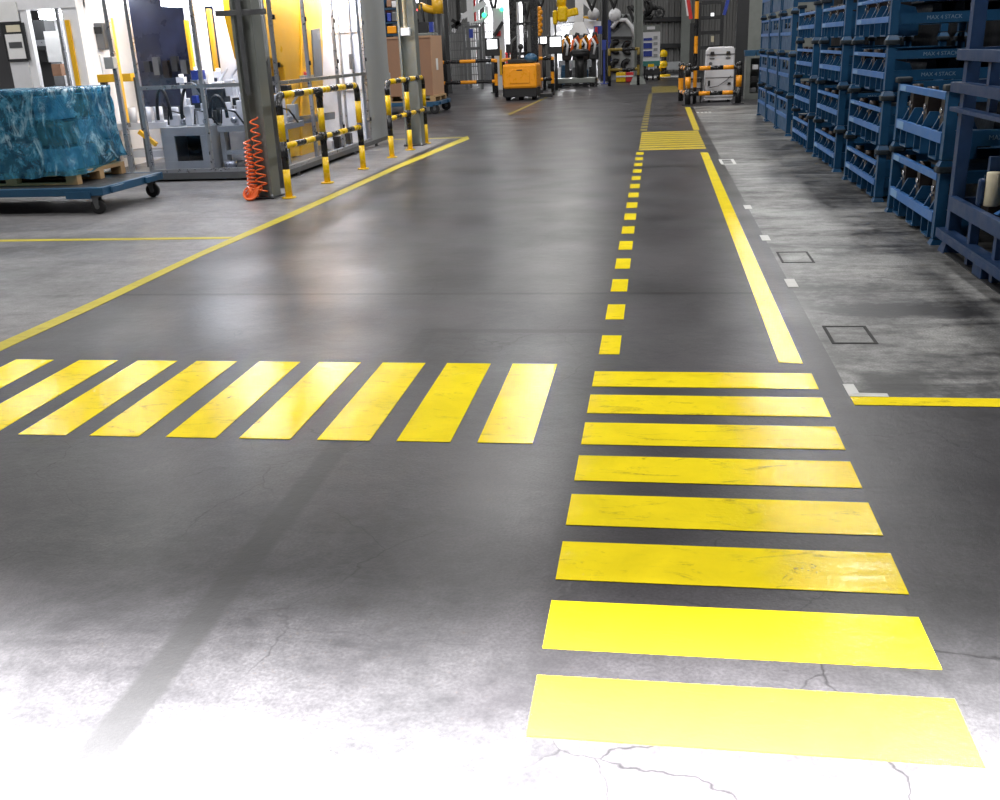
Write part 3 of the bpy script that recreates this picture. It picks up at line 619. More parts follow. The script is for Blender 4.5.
MB().bar((-7.75,14.3,.62),(-7.5,14.3,.42),.06,.06).build('amber_arm', m_yelcol, t)

# ------------------------------------------------------------------ blue stacking racks
def rack_unit(H, L, D, label, kind=0):
    t = thing('stacking_rack', label, 'rack', (0,0,0)); k = H/.51 if kind == 0 else 1
    pw = .075
    for x in (0, D-pw):
        for y in (0, L-pw):
            b = MB().box(x, x+pw, y, y+pw, .05, H-.02); p = b.build('post', m_blue, t)
            MB().hexa([(x-.018,y-.018,0),(x+pw+.018,y-.018,0),(x+pw+.018,y+pw+.018,0),(x-.018,y+pw+.018,0),(x,y,.04),(x+pw,y,.04),(x+pw,y+pw,.04),(x,y+pw,.04)]).build('foot', m_blue, p)
            MB().prism([(x-.03,y-.01),(x-.01,y-.03),(x+pw+.01,y-.03),(x+pw+.03,y-.01),(x+pw+.03,y+pw+.01),(x+pw+.01,y+pw+.03),(x-.01,y+pw+.03),(x-.03,y+pw+.01)], 2, H-.05, H-.002).build('stacking_cup', m_cup, p, bevel=.012)
    zl, zu = (.155*k, .35*k) if kind == 0 else ((.165,.49) if kind == 1 else (.28,.55))
    hl, hu = (.055, .036) if kind != 1 else (.08, .055)
    for z, h in ((zl,hl),(zu,hu)):
        MB().box(-.006, .03, pw, L-pw, z, z+h).build('front_beam', m_bluel, t, bevel=.003)
        MB().box(D-.03, D, pw, L-pw, z, z+h).build('rear_beam', m_blue, t)
        for y in (0.02, L-.06):
            s_ = MB().box(pw, D-pw, y, y+.04, z-.02, z+h+.02).build('side_beam', m_blue, t)
            if y < .1 and kind != 2:
                text_part('MAX 4 STACK', .05, 'lettering', m_lett, s_, Matrix.Translation((D*.42, y-.001, z+h/2)) @ Matrix.Rotation(PI/2, 4, 'X'))
    if kind == 2:
        n = 1
        b = MB().box(.02, .035, pw, L-pw, .05, zl)
        b.build('lower_panel', m_blue, t)
        b = MB().box(.02, .035, pw, pw+.34, zl+hl, zu).box(.02, .035, L-pw-.34, L-pw, zl+hl, zu).box(.02, .035, pw+.34, L-pw-.34, zl+hl, zl+hl+.06).box(.02,.035, L/2-.04, L/2+.04, zl+hl+.06, zu)
        b.build('window_panel', m_blue, t)
        for y in (.4, .9): MB().prism([(.04,zl+hl+.06),(.2,zl+hl+.06),(.2,zl+hl+.14),(.1,zl+hl+.16)], 1, y, y+.18).build('holder', m_cast, t)
        return t
    n = 3; sp = (L-2*pw)/n
    for i in range(n):
        yc = pw+sp*(i+.5)
        b = MB(); hf = .11*k if kind == 0 else .115
        for dy in (-sp*.22, sp*.13):
            b.prism([(.005, zl+hl),(.30, zl+hl),(.26, zl+hl+hf*.7),(.12, zl+hl+hf),(.06, zl+hl+hf)], 1, yc+dy, yc+dy+.02)
        b.box(.12, .26, yc-sp*.22, yc+sp*.13+.02, zl+hl, zl+hl+.02); b.build('cradle', m_blue, t)
        b = MB(); za = .03
        b.box(0, .30, yc-sp*.30, yc-sp*.30+.018, za, zl).box(0, .30, yc+sp*.12, yc+sp*.12+.018, za, zl).box(0, .30, yc-sp*.30+.018, yc+sp*.12, za, za+.015)
        b.build('hanging_bracket', m_blue, t)
        b = MB(); z0 = zl+hl+.02; zt = zu+.02
        b.box(.05, .13, yc-.055, yc+.045, z0, zt).cyl((.05,yc-.005,zt), (.13,yc-.005,zt), .045, 14).box(.13, .24, yc-.04, yc+.03, z0, zt-.03)
        c_ = b.build('casting', m_cast, t)
        MB().cyl((.035,yc-.005,z0+.13*k), (.05,yc-.005,z0+.13*k), .024*k, 10).build('machined_boss', m_shiny, c_); MB().box(.03,.05,yc-.025,yc+.015,z0+.07*k,z0+.09*k).build('pin', m_shiny, c_)
    MB().box(-.009, -.006, L-pw-.30, L-pw-.06, zl+.008, zl+hl-.008).build('label_plate', m_tagp, t); MB().box(-.009, -.006, L-pw-.26, L-pw-.06, zu+.006, zu+hu-.006).build('label_plate', m_tagp, t)
    # rows of castings deeper inside, seen from the side
    b = MB()
    for j in range(4):
        x = .38+j*.2
        b.prism([(x,zl+.02),(x+.12,zl+.02),(x+.10,zu-.04),(x+.03,zu-.04)], 1, .15, L-.15)
    b.build('inner_rail', m_blkin, t); MB().box(.30, D-.05, .09, L-.09, zl-.02, zl).box(.3, D-.05, .09, L-.09, zu-.03, zu-.01).build('loaded_tray', m_blkin, t)
    return t
def place(proto, used, x, y, z, label, group):
    o = proto if not used else copy_tree(proto); o.location = (x, y, z); o['label'] = label; o['group'] = group
    for c in o.children_recursive:
        if c.name.split('.')[0] == 'casting': pass
    return o
protoA = rack_unit(.51, 1.76, 1.15, 'x', 0); protoB = rack_unit(.605, 1.66, 1.15, 'x', 1); protoC = rack_unit(.66, 1.60, 1.15, 'x', 2)
LEV = ['on the floor','second from the floor','third from the floor','topmost']
used = {}
def stack(p, key, y, n, H, word):
    for k in range(n):
        lv = LEV[k] if n > 2 else ('standing on the floor' if k == 0 else 'stacked on top')
        place(p, used.get(key), 2.17, y, k*H, f'blue stacking rack {lv}, in the {word} blue stack from the camera', f'blue racks of the {word} stack'); used[key] = 1
stack(protoB, 'B', 8.08, 2, .605, 'nearest')
for i, y in enumerate((10.29, 12.70, 15.04)): stack(protoA, 'A', y, 4, .508, ORD[i+1])
for i, y in enumerate((17.55, 19.3, 21.05)): stack(protoC, 'C', y, 4, .66, ORD[i+4])
# castings standing in the racks are things of their own: lift them out of the racks
CG = 'dark castings held in the blue racks'
for o in [o for o in COL.objects if o.name.split('.')[0] == 'casting']:
    r = o.parent; w_ = r.location.copy(); off = o.location.copy(); o.parent = None; o.location = w_+off
    st = r['label'].split(', in the ')[1]; lv = r['label'].split('blue stacking rack ')[1].split(',')[0]
    tag(o, f'dark metal casting in the rack {lv}, {st}', 'metal part', 'castings in the rack '+lv+', '+st)
# slate rack at the frame edge
t = thing('stacking_rack', 'dark slate-blue rack with cream cylinders at the right frame edge', 'rack', (2.2, 6.2, 0))
ys, yf, xf, xr_ = 5.2, 7.86, 2.19, 3.35
for x in (xf, xr_):
    for y in (ys, yf-.09):
        p = MB().box(x, x+.09, y, y+.09, .05, 1.98).build('post', m_slate, t, bevel=.003)
        MB().hexa([(x-.03,y-.03,0),(x+.12,y-.03,0),(x+.12,y+.12,0),(x-.03,y+.12,0),(x,y,.09),(x+.09,y,.09),(x+.09,y+.09,.09),(x,y+.09,.09)]).build('foot', m_slate, p)
for z0, z1, x0, x1, nm in ((.325,.43,-.02,.03,'front_beam'),(1.385,1.46,-.04,.03,'front_beam'),(1.165,1.235,-.06,.03,'front_beam'),(1.03,1.06,-.05,.03,'front_beam'),(.10,.155,-.05,-.01,'lower_rail'),(.155,.17,-.05,.05,'lower_rail')):
    for xx, sg in ((xf, 1), (xr_, 1)): MB().box(xx+x0, xx+x1, ys+.09 if x0 > -.04 else ys-.1, yf-.09 if x0 > -.04 else yf+.06, z0, z1).build(nm, m_slate, t, bevel=.003)
for z in (.36, 1.2, 1.42): 
    s_ = MB().box(xf+.09, xr_, yf-.07, yf-.02, z-.05, z+.05).build('side_beam', m_slate, t); MB().box(xf+.09, xr_, ys+.02, ys+.07, z-.05, z+.05).build('side_beam', m_slate, t)
s_ = MB().box(xf+.09, xr_, 7.3, 7.34, .66, .76).build('cross_beam', m_slate, t); text_part('MAX 4 STACK', .06, 'lettering', m_lett, s_, Matrix.Translation((.52, 7.295-6.2, .71)) @ Matrix.Rotation(PI/2, 4, 'X'))
for y in (7.27, 6.72, 6.1, 5.6):
    MB().box(xf, xf+.06, y-.03, y+.03, 0.02, .325).build('upright', m_slate, t); MB().box(xf+.02, xf+.07, y-.03, y+.03, .43, .62).build('upright', m_slate, t, bevel=.02); MB().box(xf+.02, xf+.07, y-.03, y+.03, 1.06, 1.165).build('upright', m_slate, t); MB().box(xf, xf+.06, y-.03, y+.03, 1.235, 1.385).build('upright', m_slate, t)
    MB().prism([(xf+.10,.40),(xf+.45,.62),(xf+.45,.56),(xf+.16,.38)], 1, y-.2, y-.14).build('slanted_arm', m_bluel, t)
MB().box(xf-.02, xf+.14, 6.85, 7.05, 0.0, .12).build('foot_block', m_slate, t, bevel=.005)
MB().box(xf-.02, xf+.05, ys, yf, 0, .008).build('ground_strip', m_darksteel, t)
MB().box(xf+.09, xr_, ys+.09, yf-.09, .30, .32).build('deck', m_darksteel, t); MB().box(xf+.2, xr_, ys+.09, yf-.09, 1.14, 1.16).build('deck', m_darksteel, t)
for (x, y, z, lb) in ((2.36,7.3,.435,'cream plastic cylinder beside the dark rack post, lower level'),(2.36,6.45,.435,'cream plastic cylinder at the frame edge, lower level of dark rack'),(2.42,7.1,1.465,'cream plastic cylinder on the upper level of the dark rack')):
    tt_ = thing('plastic_cylinder', lb, 'cylinder', (x, y, z)); MB().cyl((x,y,z),(x,y,z+.20),.055,18).build('body', m_cream, tt_, bevel=.006); MB().cyl((x-.06,y-.06,z),(x-.06,y-.06,z+.23),.05,18).build('neck', m_cream, tt_, bevel=.006)
for i, (x, y, z) in enumerate(((2.42,6.9,.32),(2.45,7.55,.32),(2.5,7.2,1.16),(2.45,6.8,1.16),(2.55,7.6,1.16))):
    one('casting', MB().box(x-.09,x+.09,y-.08,y+.08,z,z+.07).cyl((x,y-.1,z+.1),(x,y+.1,z+.1),.05,14).box(x-.03,x+.05,y-.05,y+.05,z+.12,z+.2,1), [m_cast, m_shiny], 'dark casting lying on a deck of the dark slate-blue rack', 'metal part', (x, y, z), 'castings in the dark rack')
# ------------------------------------------------------------------ cardboard box on its cart (far left)
cart(-8.6, -5.75, 26.6, 28.3, .22, .32, .13, 'blue cart carrying the tall cardboard box')
pallet(-8.4, -5.85, 26.7, 28.2, .32, 'wooden pallet under the tall cardboard box')
t = thing('cardboard_box', 'tall brown cardboard box behind the second striped handrail', 'box', (-7.2, 27.4, .47))
MB().box(-8.45, -5.92, 26.8, 28.2, .466, 1.98).build('carton', m_card, t, bevel=.01)
MB().box(-5.92, -5.90, 26.8, 28.2, .47, 1.98).build('lit_side_sheet', m_cardl, t); MB().box(-5.90, -5.895, 27.3, 27.55, 1.1, 1.4).build('paper_label', m_paper, t)  # paler card puts the stronger light on this side into its colour
MB().box(-8.45, -5.9, 26.78, 26.8, 1.93, 1.98).build('edge_tape', m_cardl, t)
box_px(381, 73, 388, 82, 19.0, .2).build('junction_box', m_greycab, enc, bevel=.01)
# shelf behind the box
Y = 31
t = thing('parts_shelf', 'blue parts shelf with coloured bins behind the cardboard box', 'shelf', (at(390,60,Y)[0], Y, 0))
box_px(384, -8, 386, 60, Y, .8, z0=0).build('side_post', m_blue, t); box_px(397, -8, 399, 60, Y, .8, z0=0).build('side_post', m_blue, t)
for y in (8, 22, 34, 47): box_px(384, y, 399, y+1.5, Y, .8).build('shelf_board', m_bluecart, t)
for i, (x0, y0, x1, y1, m, c) in enumerate(((386.5,0,391,7,m_card,'brown'),(391.5,1,397,7.5,m_whitecab,'white'),(387,13,391,21.5,m_bluebin,'blue'),(391.5,12,397,21.5,m_aludk,'grey'),(387,26,396,33.5,m_orp,'orange'),(386.5,39,397,46.5,m_bluebin,'large blue'))):
    one('storage_bin', box_px(x0, y0, x1, y1, Y-.05, .6), m, f'{c} bin on the parts shelf behind the cardboard box', 'bin', (at(x0,y1,Y)[0], Y, at(x0,y1,Y)[1]), bevel=.02)
t = thing('control_cabinet', 'grey control cabinet with blue binder above the cardboard box', 'cabinet', (at(420,45,34)[0], 34, 0))
box_px(412, 33, 434, 70, 34, .8, z0=0).build('body', m_greysteel, t, bevel=.02); box_px(415, 37, 428, 45, 33.97, .03).build('screen', m_aludk, t); box_px(429, 22, 433, 32, 34, .2).build('blue_binder', m_bluebin, t); box_px(418, 22, 428, 33, 34.1, .3).build('top_unit', m_darksteel, t); box_px(430, 40, 434, 48, 33.9, .1).build('paper', m_paper, t)
t = thing('robot_arm', 'dull yellow robot arm high above the grey control cabinet', 'robot', (at(430,20,37)[0], 37, 0))
MB().tube([at3(420,6,37), at3(428,9,37), at3(437,11,37)], .14, 10).build('forearm', m_yelcol, t); MB().tube([at3(437,-2,37), at3(438,14,37)], .2, 10).build('upper_arm', m_yelcol, t); MB().tube([at3(438,14,37), Vector((at(438,14,37)[0],37,0))], .22, 12).build('pedestal', m_darksteel, t); MB().tube([at3(421,4,36.9), at3(424,22,36.9), at3(417,26,36.9)], .05, 8).build('cable', m_black, t)
p = at3(416,10,33); one('signal_lamp', MB().ball(p, .05).cyl((p.x,33.06,p.z),(p.x,33.06,9),.012,6,1), [m_redled, m_black], 'small glowing red signal lamp beside the second steel pillar', 'lamp', at3(416,10,33))
t = thing('hanging_tool', 'black hanging tool with ring beside the second steel pillar', 'tool', at3(414,25,32))
MB().tube([at3(413,-4,32), at3(413,20,32)], .06, 8).build('hanger', m_black, t); MB().tube([at3(414,22,32)+Vector((.12*math.cos(a),0,.14*math.sin(a))) for a in [2*PI*k/16 for k in range(17)]], .045, 8).build('ring', m_black, t)
p = at3(413,1,30); one('fluorescent_lamp', box_px(409, 0, 417, 2.5, 30, .15).cyl((p.x,30.07,p.z),(p.x,30.07,9),.012,6,1), [m_led, m_black], 'short white tube lamp at the top edge beside the second steel pillar', 'lamp', at3(413,1,30))

# ------------------------------------------------------------------ reach truck
t = thing('forklift', 'orange reach truck seen from behind with raised black mast', 'forklift', (-4.2, 32.5, 0))
x0, x1, y0, y1 = -4.80, -3.72, 32.0, 33.2
MB().box(x0, x1, y0, y1, .36, 1.10).build('body', m_orp, t, bevel=.07)
MB().prism([(x0+.22,.52),(x1-.22,.52),(x1-.22,.86),(x1-.32,.95),(x0+.32,.95),(x0+.22,.86)], 1, y0-.015, y0+.05).build('rear_hatch', m_orp, t, bevel=.01)
MB().box(x0+.45, x1-.45, y0-.02, y0, .90, .93).build('hatch_handle', m_black, t)
MB().box(x0+.02, x1-.02, y0+.05, y1, .10, .37).build('chassis', m_black, t, bevel=.02)
for x in (x0+.12, (x0+x1)/2, x1-.12): MB().cyl((x-.07,y0+.3,.13),(x+.07,y0+.3,.13), .13, 18).build('wheel', m_black, t)
for x in (x0+.08, x1-.2): MB().box(x, x+.12, y1, y1+1.3, .06, .22).build('straddle_leg', m_black, t)
MB().box(x1+.02, x1+.42, y0+.5, y0+.8, .04, .16).bar((x1+.36,y0+.6,.1),(x1+.5,y0+.6,.22),.1,.05).build('outrigger', m_black, t)
for x in (x0+.22, x1-.18): MB().box(x-.13, x+.09, y1+.1, y1+.3, .2, 4.6).build('mast_channel', m_blackp, t)
for z in (1.35, 2.25, 2.95): MB().box(x0+.1, x1-.1, y1+.15, y1+.22, z, z+.09).build('mast_crossbar', m_blackp, t)
MB().cyl((-4.22,y1+.15,.4),(-4.22,y1+.15,2.9), .06, 12).build('lift_cylinder', m_blackp, t)
MB().box(x0+.12, x1-.12, y0+.35, y1-.1, 1.10, 1.24).build('cockpit_rim', m_black, t, bevel=.03)
MB().ball((-3.95,y0+.5,1.24), .22, 0, 12, (1,1,.75)).build('seat_back', m_bluecart, t)
MB().bar((-4.35,y0+.6,1.2),(-4.3,y0+.8,1.55),.06,.06).ball((-4.3,y0+.8,1.6),.09).build('steering_column', m_black, t)
MB().tube([(x0+.25,y0+.4,1.2),(x0+.25,y0+.45,1.75),(x0+.3,y1,1.9)], .035, 8).build('guard_bar', m_black, t)
# ------------------------------------------------------------------ far rails, back left
def far_rail(x0, x1, Y, label, zs, H, nposts, bl, m0=m_orp, r=.06):
    t = thing('guard_rail', label, 'handrail', (x0, Y, 0))
    for i in range(nposts):
        x = x0+(x1-x0)*i/(nposts-1); b = MB(); striped(b, [(x,Y,0),(x,Y,H)], r, .38, 1, 10); b.build('post', (m0, m_blackp), t)
    for z in zs:
        b = MB(); striped(b, [(x0,Y,z),(x1,Y,z)], r, bl, 0, 10); b.build('rail', (m0, m_blackp), t)
far_rail(-8.9, -5.46, 34.9, 'orange and black guard rail to the left of the reach truck', (.52,1.2), 1.24, 2, .55)
far_rail(-5.2, -3.52, 35.0, 'orange and black guard rail to the right of the reach truck', (.52,1.2), 1.24, 2, .45)
far_rail(-1.85, -.72, 40.8, 'dark yellow guard rail in front of the far grey pillar', (.6,1.35), 1.4, 2, .5, mat('dull_ochre_paint', (.20,.14,.02), .5))
# monitors
def monitor(x0, y0, x1, y1, hx0, hy0, hx1, hy1, Y, label):
    X_ = at((x0+x1)/2, y1, Y)[0]; t = thing('monitor', label, 'monitor', (X_, Y, 0))
    box_px(hx0, hy0, hx1, hy1, Y, .12).build('housing', m_darksteel, t, bevel=.02); box_px(x0, y0, x1, y1, Y-.02, .02).build('screen', m_screen, t)
    MB().cyl((X_,Y+.1,.03),(X_,Y+.1,at(x0,hy1,Y)[1]), .06, 10).build('stand', m_darksteel, t); MB().cyl((X_,Y+.1,0),(X_,Y+.1,.03), .13, 16).build('foot', m_darksteel, t)
monitor(487,39.5,497,49,485,38,499.5,56,38,'lit white monitor to the left of the reach truck mast')
monitor(532.5,38,538.5,43.5,531.5,36.5,539.5,45,38,'left one of two small lit monitors right of the mast')
monitor(540.5,37,546.5,43.5,539.7,35.5,547.5,45,38.2,'right one of two small lit monitors right of the mast')
monitor(550,37,561,46.5,548,35.5,562,54,38,'large lit monitor to the right of the two small ones')
# back machinery: gantries, robots, engines
Y = 46
t = thing('welding_gantry', 'white robot gantry with slanting arms behind the left orange rail', 'gantry', (at(470,70,Y)[0], Y, 0))
b = MB(); p = at3(470,-6,Y); b.bar(p, (p.x,Y,0), .3, .3); b.build('upright', m_white, t)
MB().bar(at3(486,2,Y), at3(463,17,Y), .22, .22).build('slanting_arm', m_white, t); MB().bar(at3(463,14,Y), at3(453,32,Y), .16, .16).build('lower_arm', m_whitecab, t); MB().tube([at3(486,6,Y), at3(487,15,Y), at3(480,22,Y), at3(470,24,Y)], .09, 8).build('cable_loop', m_white, t); MB().bar(at3(474,-4,Y), at3(475,22,Y), .12, .12).build('red_duct', m_red, t); MB().ball(at3(484,15,Y-.2), .1).build('green_lamp', m_grnled, t)
t = thing('gripper', 'black robot gripper hanging left of the white gantry', 'gripper', at3(455,24,40))
for a, c in (((452,20),(461,25)),((452,27),(460,22)),((456,29),(459,20)),((458,-3),(459,20))): MB().bar(at3(*a,40), at3(*c,40), .14, .12).build('finger', m_black, t)
p = at3(458,-3,40); MB().cyl(p, (p.x,p.y,9), .06, 8).build('hanger', m_black, t)
def frame(x0, y0, x1, y1, Y, m, label, cat='frame', bars=1, name='steel_rack', w_=.1, floor_=True):
    a, c = at3(x0,y0,Y), at3(x1,y1,Y); t = thing(name, label, cat, ((a.x+c.x)/2, Y, 0)); z0 = 0 if floor_ else c.z
    for x in (a.x, c.x): MB().box(x-w_/2, x+w_/2, Y-w_/2, Y+w_/2, z0, a.z).build('upright', m, t)
    for i in range(bars+1):
        z = c.z+(a.z-c.z)*i/bars; MB().box(a.x+w_/2, c.x-w_/2, Y-w_/2, Y+w_/2, z-w_/2, z+w_/2).build('crossbar', m, t)
    return t
t = frame(464, 27, 481, 48, 42, m_aludk, 'grey frame with blue sheet left of the lit monitor'); box_px(469, 29, 473, 38, 41.9, .05).build('blue_sheet', m_bluebin, t)
# tall mesh fence left of the gantry
def mesh_fence(x0, x1, Y, H, label, n=14, m=m_aludk):
    t = thing('mesh_fence', label, 'fence', ((x0+x1)/2, Y, 0))
    for x in (x0, (x0+x1)/2, x1): MB().box(x-.05, x+.05, Y-.05, Y+.05, 0, H).build('post', m, t)
    b = MB()
    for i in range(n*2): x = x0+(x1-x0)*(i+.5)/(n*2); b.box(x-.012, x+.012, Y-.012, Y+.012, .15, H-.05)
    for i in range(8): z = .2+(H-.3)*i/7; b.box(x0, x1, Y-.01, Y+.01, z-.015, z+.015)
    b.build('mesh_panel', m, t)
mesh_fence(-13.5, -9.6, 41, 3.4, 'grey mesh safety fence behind the cardboard box')
mesh_fence(-9.4, -6.6, 44, 2.7, 'grey mesh safety fence behind the left orange rail')
one('steel_post', MB().box(-8.87,-8.63,40,40.24,0,6), m_darksteel, 'slim dark post behind the left orange rail, left of the gripper', 'post', (-8.75,40.1,0))
# bright cells at the back
def lit_cell(x0, x1, Y, label, zt=4.2, d=2., p=90):
    t = thing('machine_cell', label, 'machine cell', ((x0+x1)/2, Y, 0))
    MB().box(x0, x1, Y+d, Y+d+.1, 0, zt).build('back_panel', m_white, t)
    for x in (x0, x1): MB().box(x-.08, x+.08, Y, Y+.16, 0, zt).build('front_post', m_whitecab, t)
    MB().box(x0-.08, x1+.08, Y, Y+.2, zt, zt+.25).build('header', m_whitecab, t)
    MB().box((x0+x1)/2-.6, (x0+x1)/2+.6, Y+.5, Y+.7, zt-.3, zt-.2).build('lamp', m_led, t)
    MB().box(x0+.2, x1-.2, Y+.6, Y+1.5, .1, .9).build('bench', m_aludk, t)
    for i in range(5):
        x = x0+.35+(x1-x0-.7)*i/4; h = .3+.5*random.random(); MB().box(x-.1, x+.1, Y+.9, Y+1.1, .9, .9+h).ball((x,Y+1,.98+h), .13).build('tooling', [m_greycab, m_darksteel, m_whitecab, m_red, m_aludk][i], t)
    area((x0+x1)/2, Y+.7, zt-.35, (x1-x0)*.7, 1., p, col=(.96,.97,1))
lit_cell(-8.2, -6.35, 47.5, 'bright white machine cell left of the reach truck mast', p=260)
lit_cell(-4.9, -2.9, 49, 'bright white machine cell behind the row of engines', p=260, zt=2.6)
t = thing('tool_column', 'white and amber tool column left of the mast with red lamp', 'column', (at(497,60,41)[0], 41, 0))
box_px(494, 8, 504, 90, 41, .3, z0=0).build('column', m_whitecab, t); box_px(499.5, 50, 502, 75, 40.95, .05).build('amber_strip', m_yelcol, t); box_px(496.5, 31, 500.5, 36, 40.9, .1).build('red_lamp_box', m_red, t); MB().ball(at3(502,9,40.9), .09).build('green_lamp', m_grnled, t); MB().bar(at3(503,22,40.8), at3(494,36,40.8), .12, .12).build('black_arm', m_black, t)
t = thing('robot_arm', 'bright yellow robot arm hanging above the row of engines', 'robot', (at(562,20,43)[0], 43, 0))
box_px(552.5, 10, 557, 25, 43, .5).build('wrist', m_yelp, t, bevel=.08); box_px(557, 6, 567, 22, 43, .6).build('arm_block', m_yelp, t, bevel=.1); MB().bar(at3(566,14,43.3), at3(578,11,43.3), .32, .3).build('forearm', m_yelp, t, bevel=.05); MB().cyl(at3(561,7,43.3), at3(562,-6,43.3), .2, 14).build('mount', m_yelp, t)
t = thing('amber_chain_hoist', 'amber chain hoist hanging behind the two small monitors', 'hoist', (at(540,60,40)[0], 40, 0))
for i in range(9): MB().ball(at3(539+1.3*(i%2), 9+3.2*i, 40), .1).build('chain_link', m_orp, t)
MB().bar(at3(540,37,40), (at(540,80,40)[0],40,.05), .14, .14).build('lower_column', m_card, t)
t = thing('white_robot_stand', 'white flared machine stand right of the hanging yellow robot', 'machine', (at(580,50,45)[0], 45, 0))
p = at3(579.5,-5,45); q = at3(579.5,22,45); b = MB(); b.bar(p, q, .35, .35); b.build('upper_column', m_white, t)
b = MB(); z1, z0 = q.z, at3(579,35,45).z; b.hexa([(q.x-.5,44.6,z0),(q.x+.45,44.6,z0),(q.x+.45,45.4,z0),(q.x-.5,45.4,z0),(q.x-.2,44.8,z1),(q.x+.18,44.8,z1),(q.x+.18,45.2,z1),(q.x-.2,45.2,z1)]); b.build('flared_base', m_white, t)
MB().bar(at3(583,0,45), at3(592,8,45), .2, .2).build('brace', m_white, t); MB().bar(at3(584,25,45), at3(601,25,45), .35, .3).build('cross_beam', m_white, t); MB().ball(at3(593.5,14,44.8), .26).build('round_housing', m_whitecab, t); MB().box(q.x-.3, q.x+.3, 44.7, 45.3, 0, z0).build('pedestal', m_greycab, t)
box_px(594, 26, 602, 34, 44.7, .2).build('blue_cover', m_bluebin, t); box_px(595, 27, 597.5, 34, 44.6, .1).build('red_cover', m_red, t); MB().bar(at3(583,17,44.9), at3(598,19,44.9), .08, .1).build('amber_bar', m_yelcol, t)
for i, (x0_, x1_, zlow, lb) in enumerate(((489,497,14,'left of the mast'),(521,531,18,'just right of the mast'),(534,545,8,'above the two small monitors'),(585,597,10,'right of the hanging yellow robot'),(608,618,8,'above the grey test machine'))):
    a, m_, c = at3(x0_,-6,42), at3((x0_+x1_)/2+1,zlow,42), at3(x1_,-6,42)
    P = [a.lerp(m_, f) if f <= 1 else m_.lerp(c, f-1) for f in (0,.5,.85)] + [m_+Vector((0,0,-.03))] + [m_.lerp(c, f) for f in (.15,.5,1)]
    one('hanging_cable', MB().tube(P, .055, 8).cyl((a.x,42,a.z),(a.x,42,9),.05,8).cyl((c.x,42,c.z),(c.x,42,9),.05,8), m_black, 'black cable loop hanging at the top, '+lb, 'cable', m_)
for i, (x, y, w_, h_, m_, lb) in enumerate(((508,44,5,9,m_darksteel,'dark control box behind the reach truck mast'),(525,30,4,8,m_greycab,'grey control box right of the reach truck mast'),(478,40,4,9,m_greycab,'grey control box left of the first lit monitor'),(604,40,4,10,m_bluebin,'blue control box by the slim dark far pillar'),(528,52,5,8,m_cast,'dark control box beneath the two small monitors'))):
    p = at3(x, y, 43.0); q = at3(x, y+h_, 43.0); d = w_*.02
    one('control_box', MB().box(p.x-d, p.x+d, 43, 43.25, q.z, p.z).box(p.x-.04, p.x+.04, 43.08, 43.16, 0, q.z).box(p.x-.15,p.x+.15,43.0,43.3,0,.03), m_, lb, 'control box', (p.x,43.1,0))
# engines on stands in a row
for i, (x, c) in enumerate(((567,'leftmost'),(577,'second from left'),(585,'third from left'),(594,'rightmost'))):
    Ye = 42.5; p = at3(x, 62, Ye)
    t = thing('engine', f'engine with orange and white hoses in the row under the yellow robot, {c}', 'engine', (p.x, Ye, 0), 'engines in a row')
    MB().box(p.x-.18, p.x+.18, Ye-.3, Ye+.3, 1.0, 1.5).box(p.x-.15, p.x+.15, Ye-.25, Ye+.25, 1.5, 1.85).build('block', [m_cast, m_darksteel][i%2], t, bevel=.05)
    MB().tube([(p.x-.2,Ye-.35,1.3),(p.x-.12,Ye-.38,1.75),(p.x+.05,Ye-.35,1.9),(p.x+.18,Ye-.36,1.6)], .06, 8).build('orange_hose', [m_orp, m_orange][i%2], t)
    MB().tube([(p.x+.02,Ye-.37,1.2),(p.x+.08,Ye-.4,1.6),(p.x-.05,Ye-.38,1.8)], .05, 8).build('white_hose', m_white, t)
    MB().cyl((p.x-.03+.02*i,Ye,1.85),(p.x+.04,Ye,2.0+.05*(i%2)), .12, 12, 0, .08).build('black_cover', m_black, t); MB().ball((p.x-.12,Ye-.33,1.62), .09).build('white_cap', m_white, t)
    MB().box(p.x-.08, p.x+.08, Ye-.08, Ye+.08, .06, 1.0).box(p.x-.17,p.x+.17,Ye-.3,Ye+.3,0,.06).build('stand', m_darksteel, t)
t = thing('assembly_platform', 'low grey platform with a black pedestal below the engines', 'platform', (at(577,85,41)[0], 41, 0))
a, c = at3(548,85,41), at3(596,85,41)
MB().box(a.x, c.x, 40.6, 41.8, .16, .34).build('deck', m_greysteel, t, bevel=.02)
for x in (a.x+.1, a.x+.5, c.x-.15): MB().cyl((x,40.75,0),(x,40.75,.16), .09, 12).build('foot', m_black, t)
b = MB(); X_ = at(580,70,41)[0]; b.cyl((X_,41.1,.34),(X_,41.1,1.15), .14, 16); b.build('pedestal', m_black, t)
MB().cyl((X_,41.1,1.15),(X_,41.1,1.3), .3, 20, 0, .42).cyl((X_,41.1,1.3),(X_,41.1,1.42), .42, 20, 0, .3).build('round_head', m_black, t)
box_px(595, 78, 597.5, 88, 40.5, .1).build('end_post', m_blackp, t)
for i in range(8):
    x = 553+5.5*i; p = at3(x, 74, 43.6)
    one('parts_crate', MB().box(p.x-.11,p.x+.11,43.4,43.8,0,.35+.1*(i%3)).box(p.x-.1,p.x+.1,43.5,43.7,.35+.1*(i%3),.6+.1*(i%3)), [m_aludk, m_white, m_bluecart, m_darksteel][i%4], f'small {["grey","white","blue","black"][i%4]} machine foot block on the floor below the engines', 'block', (p.x,43.6,0), 'blocks below the engines', .02)
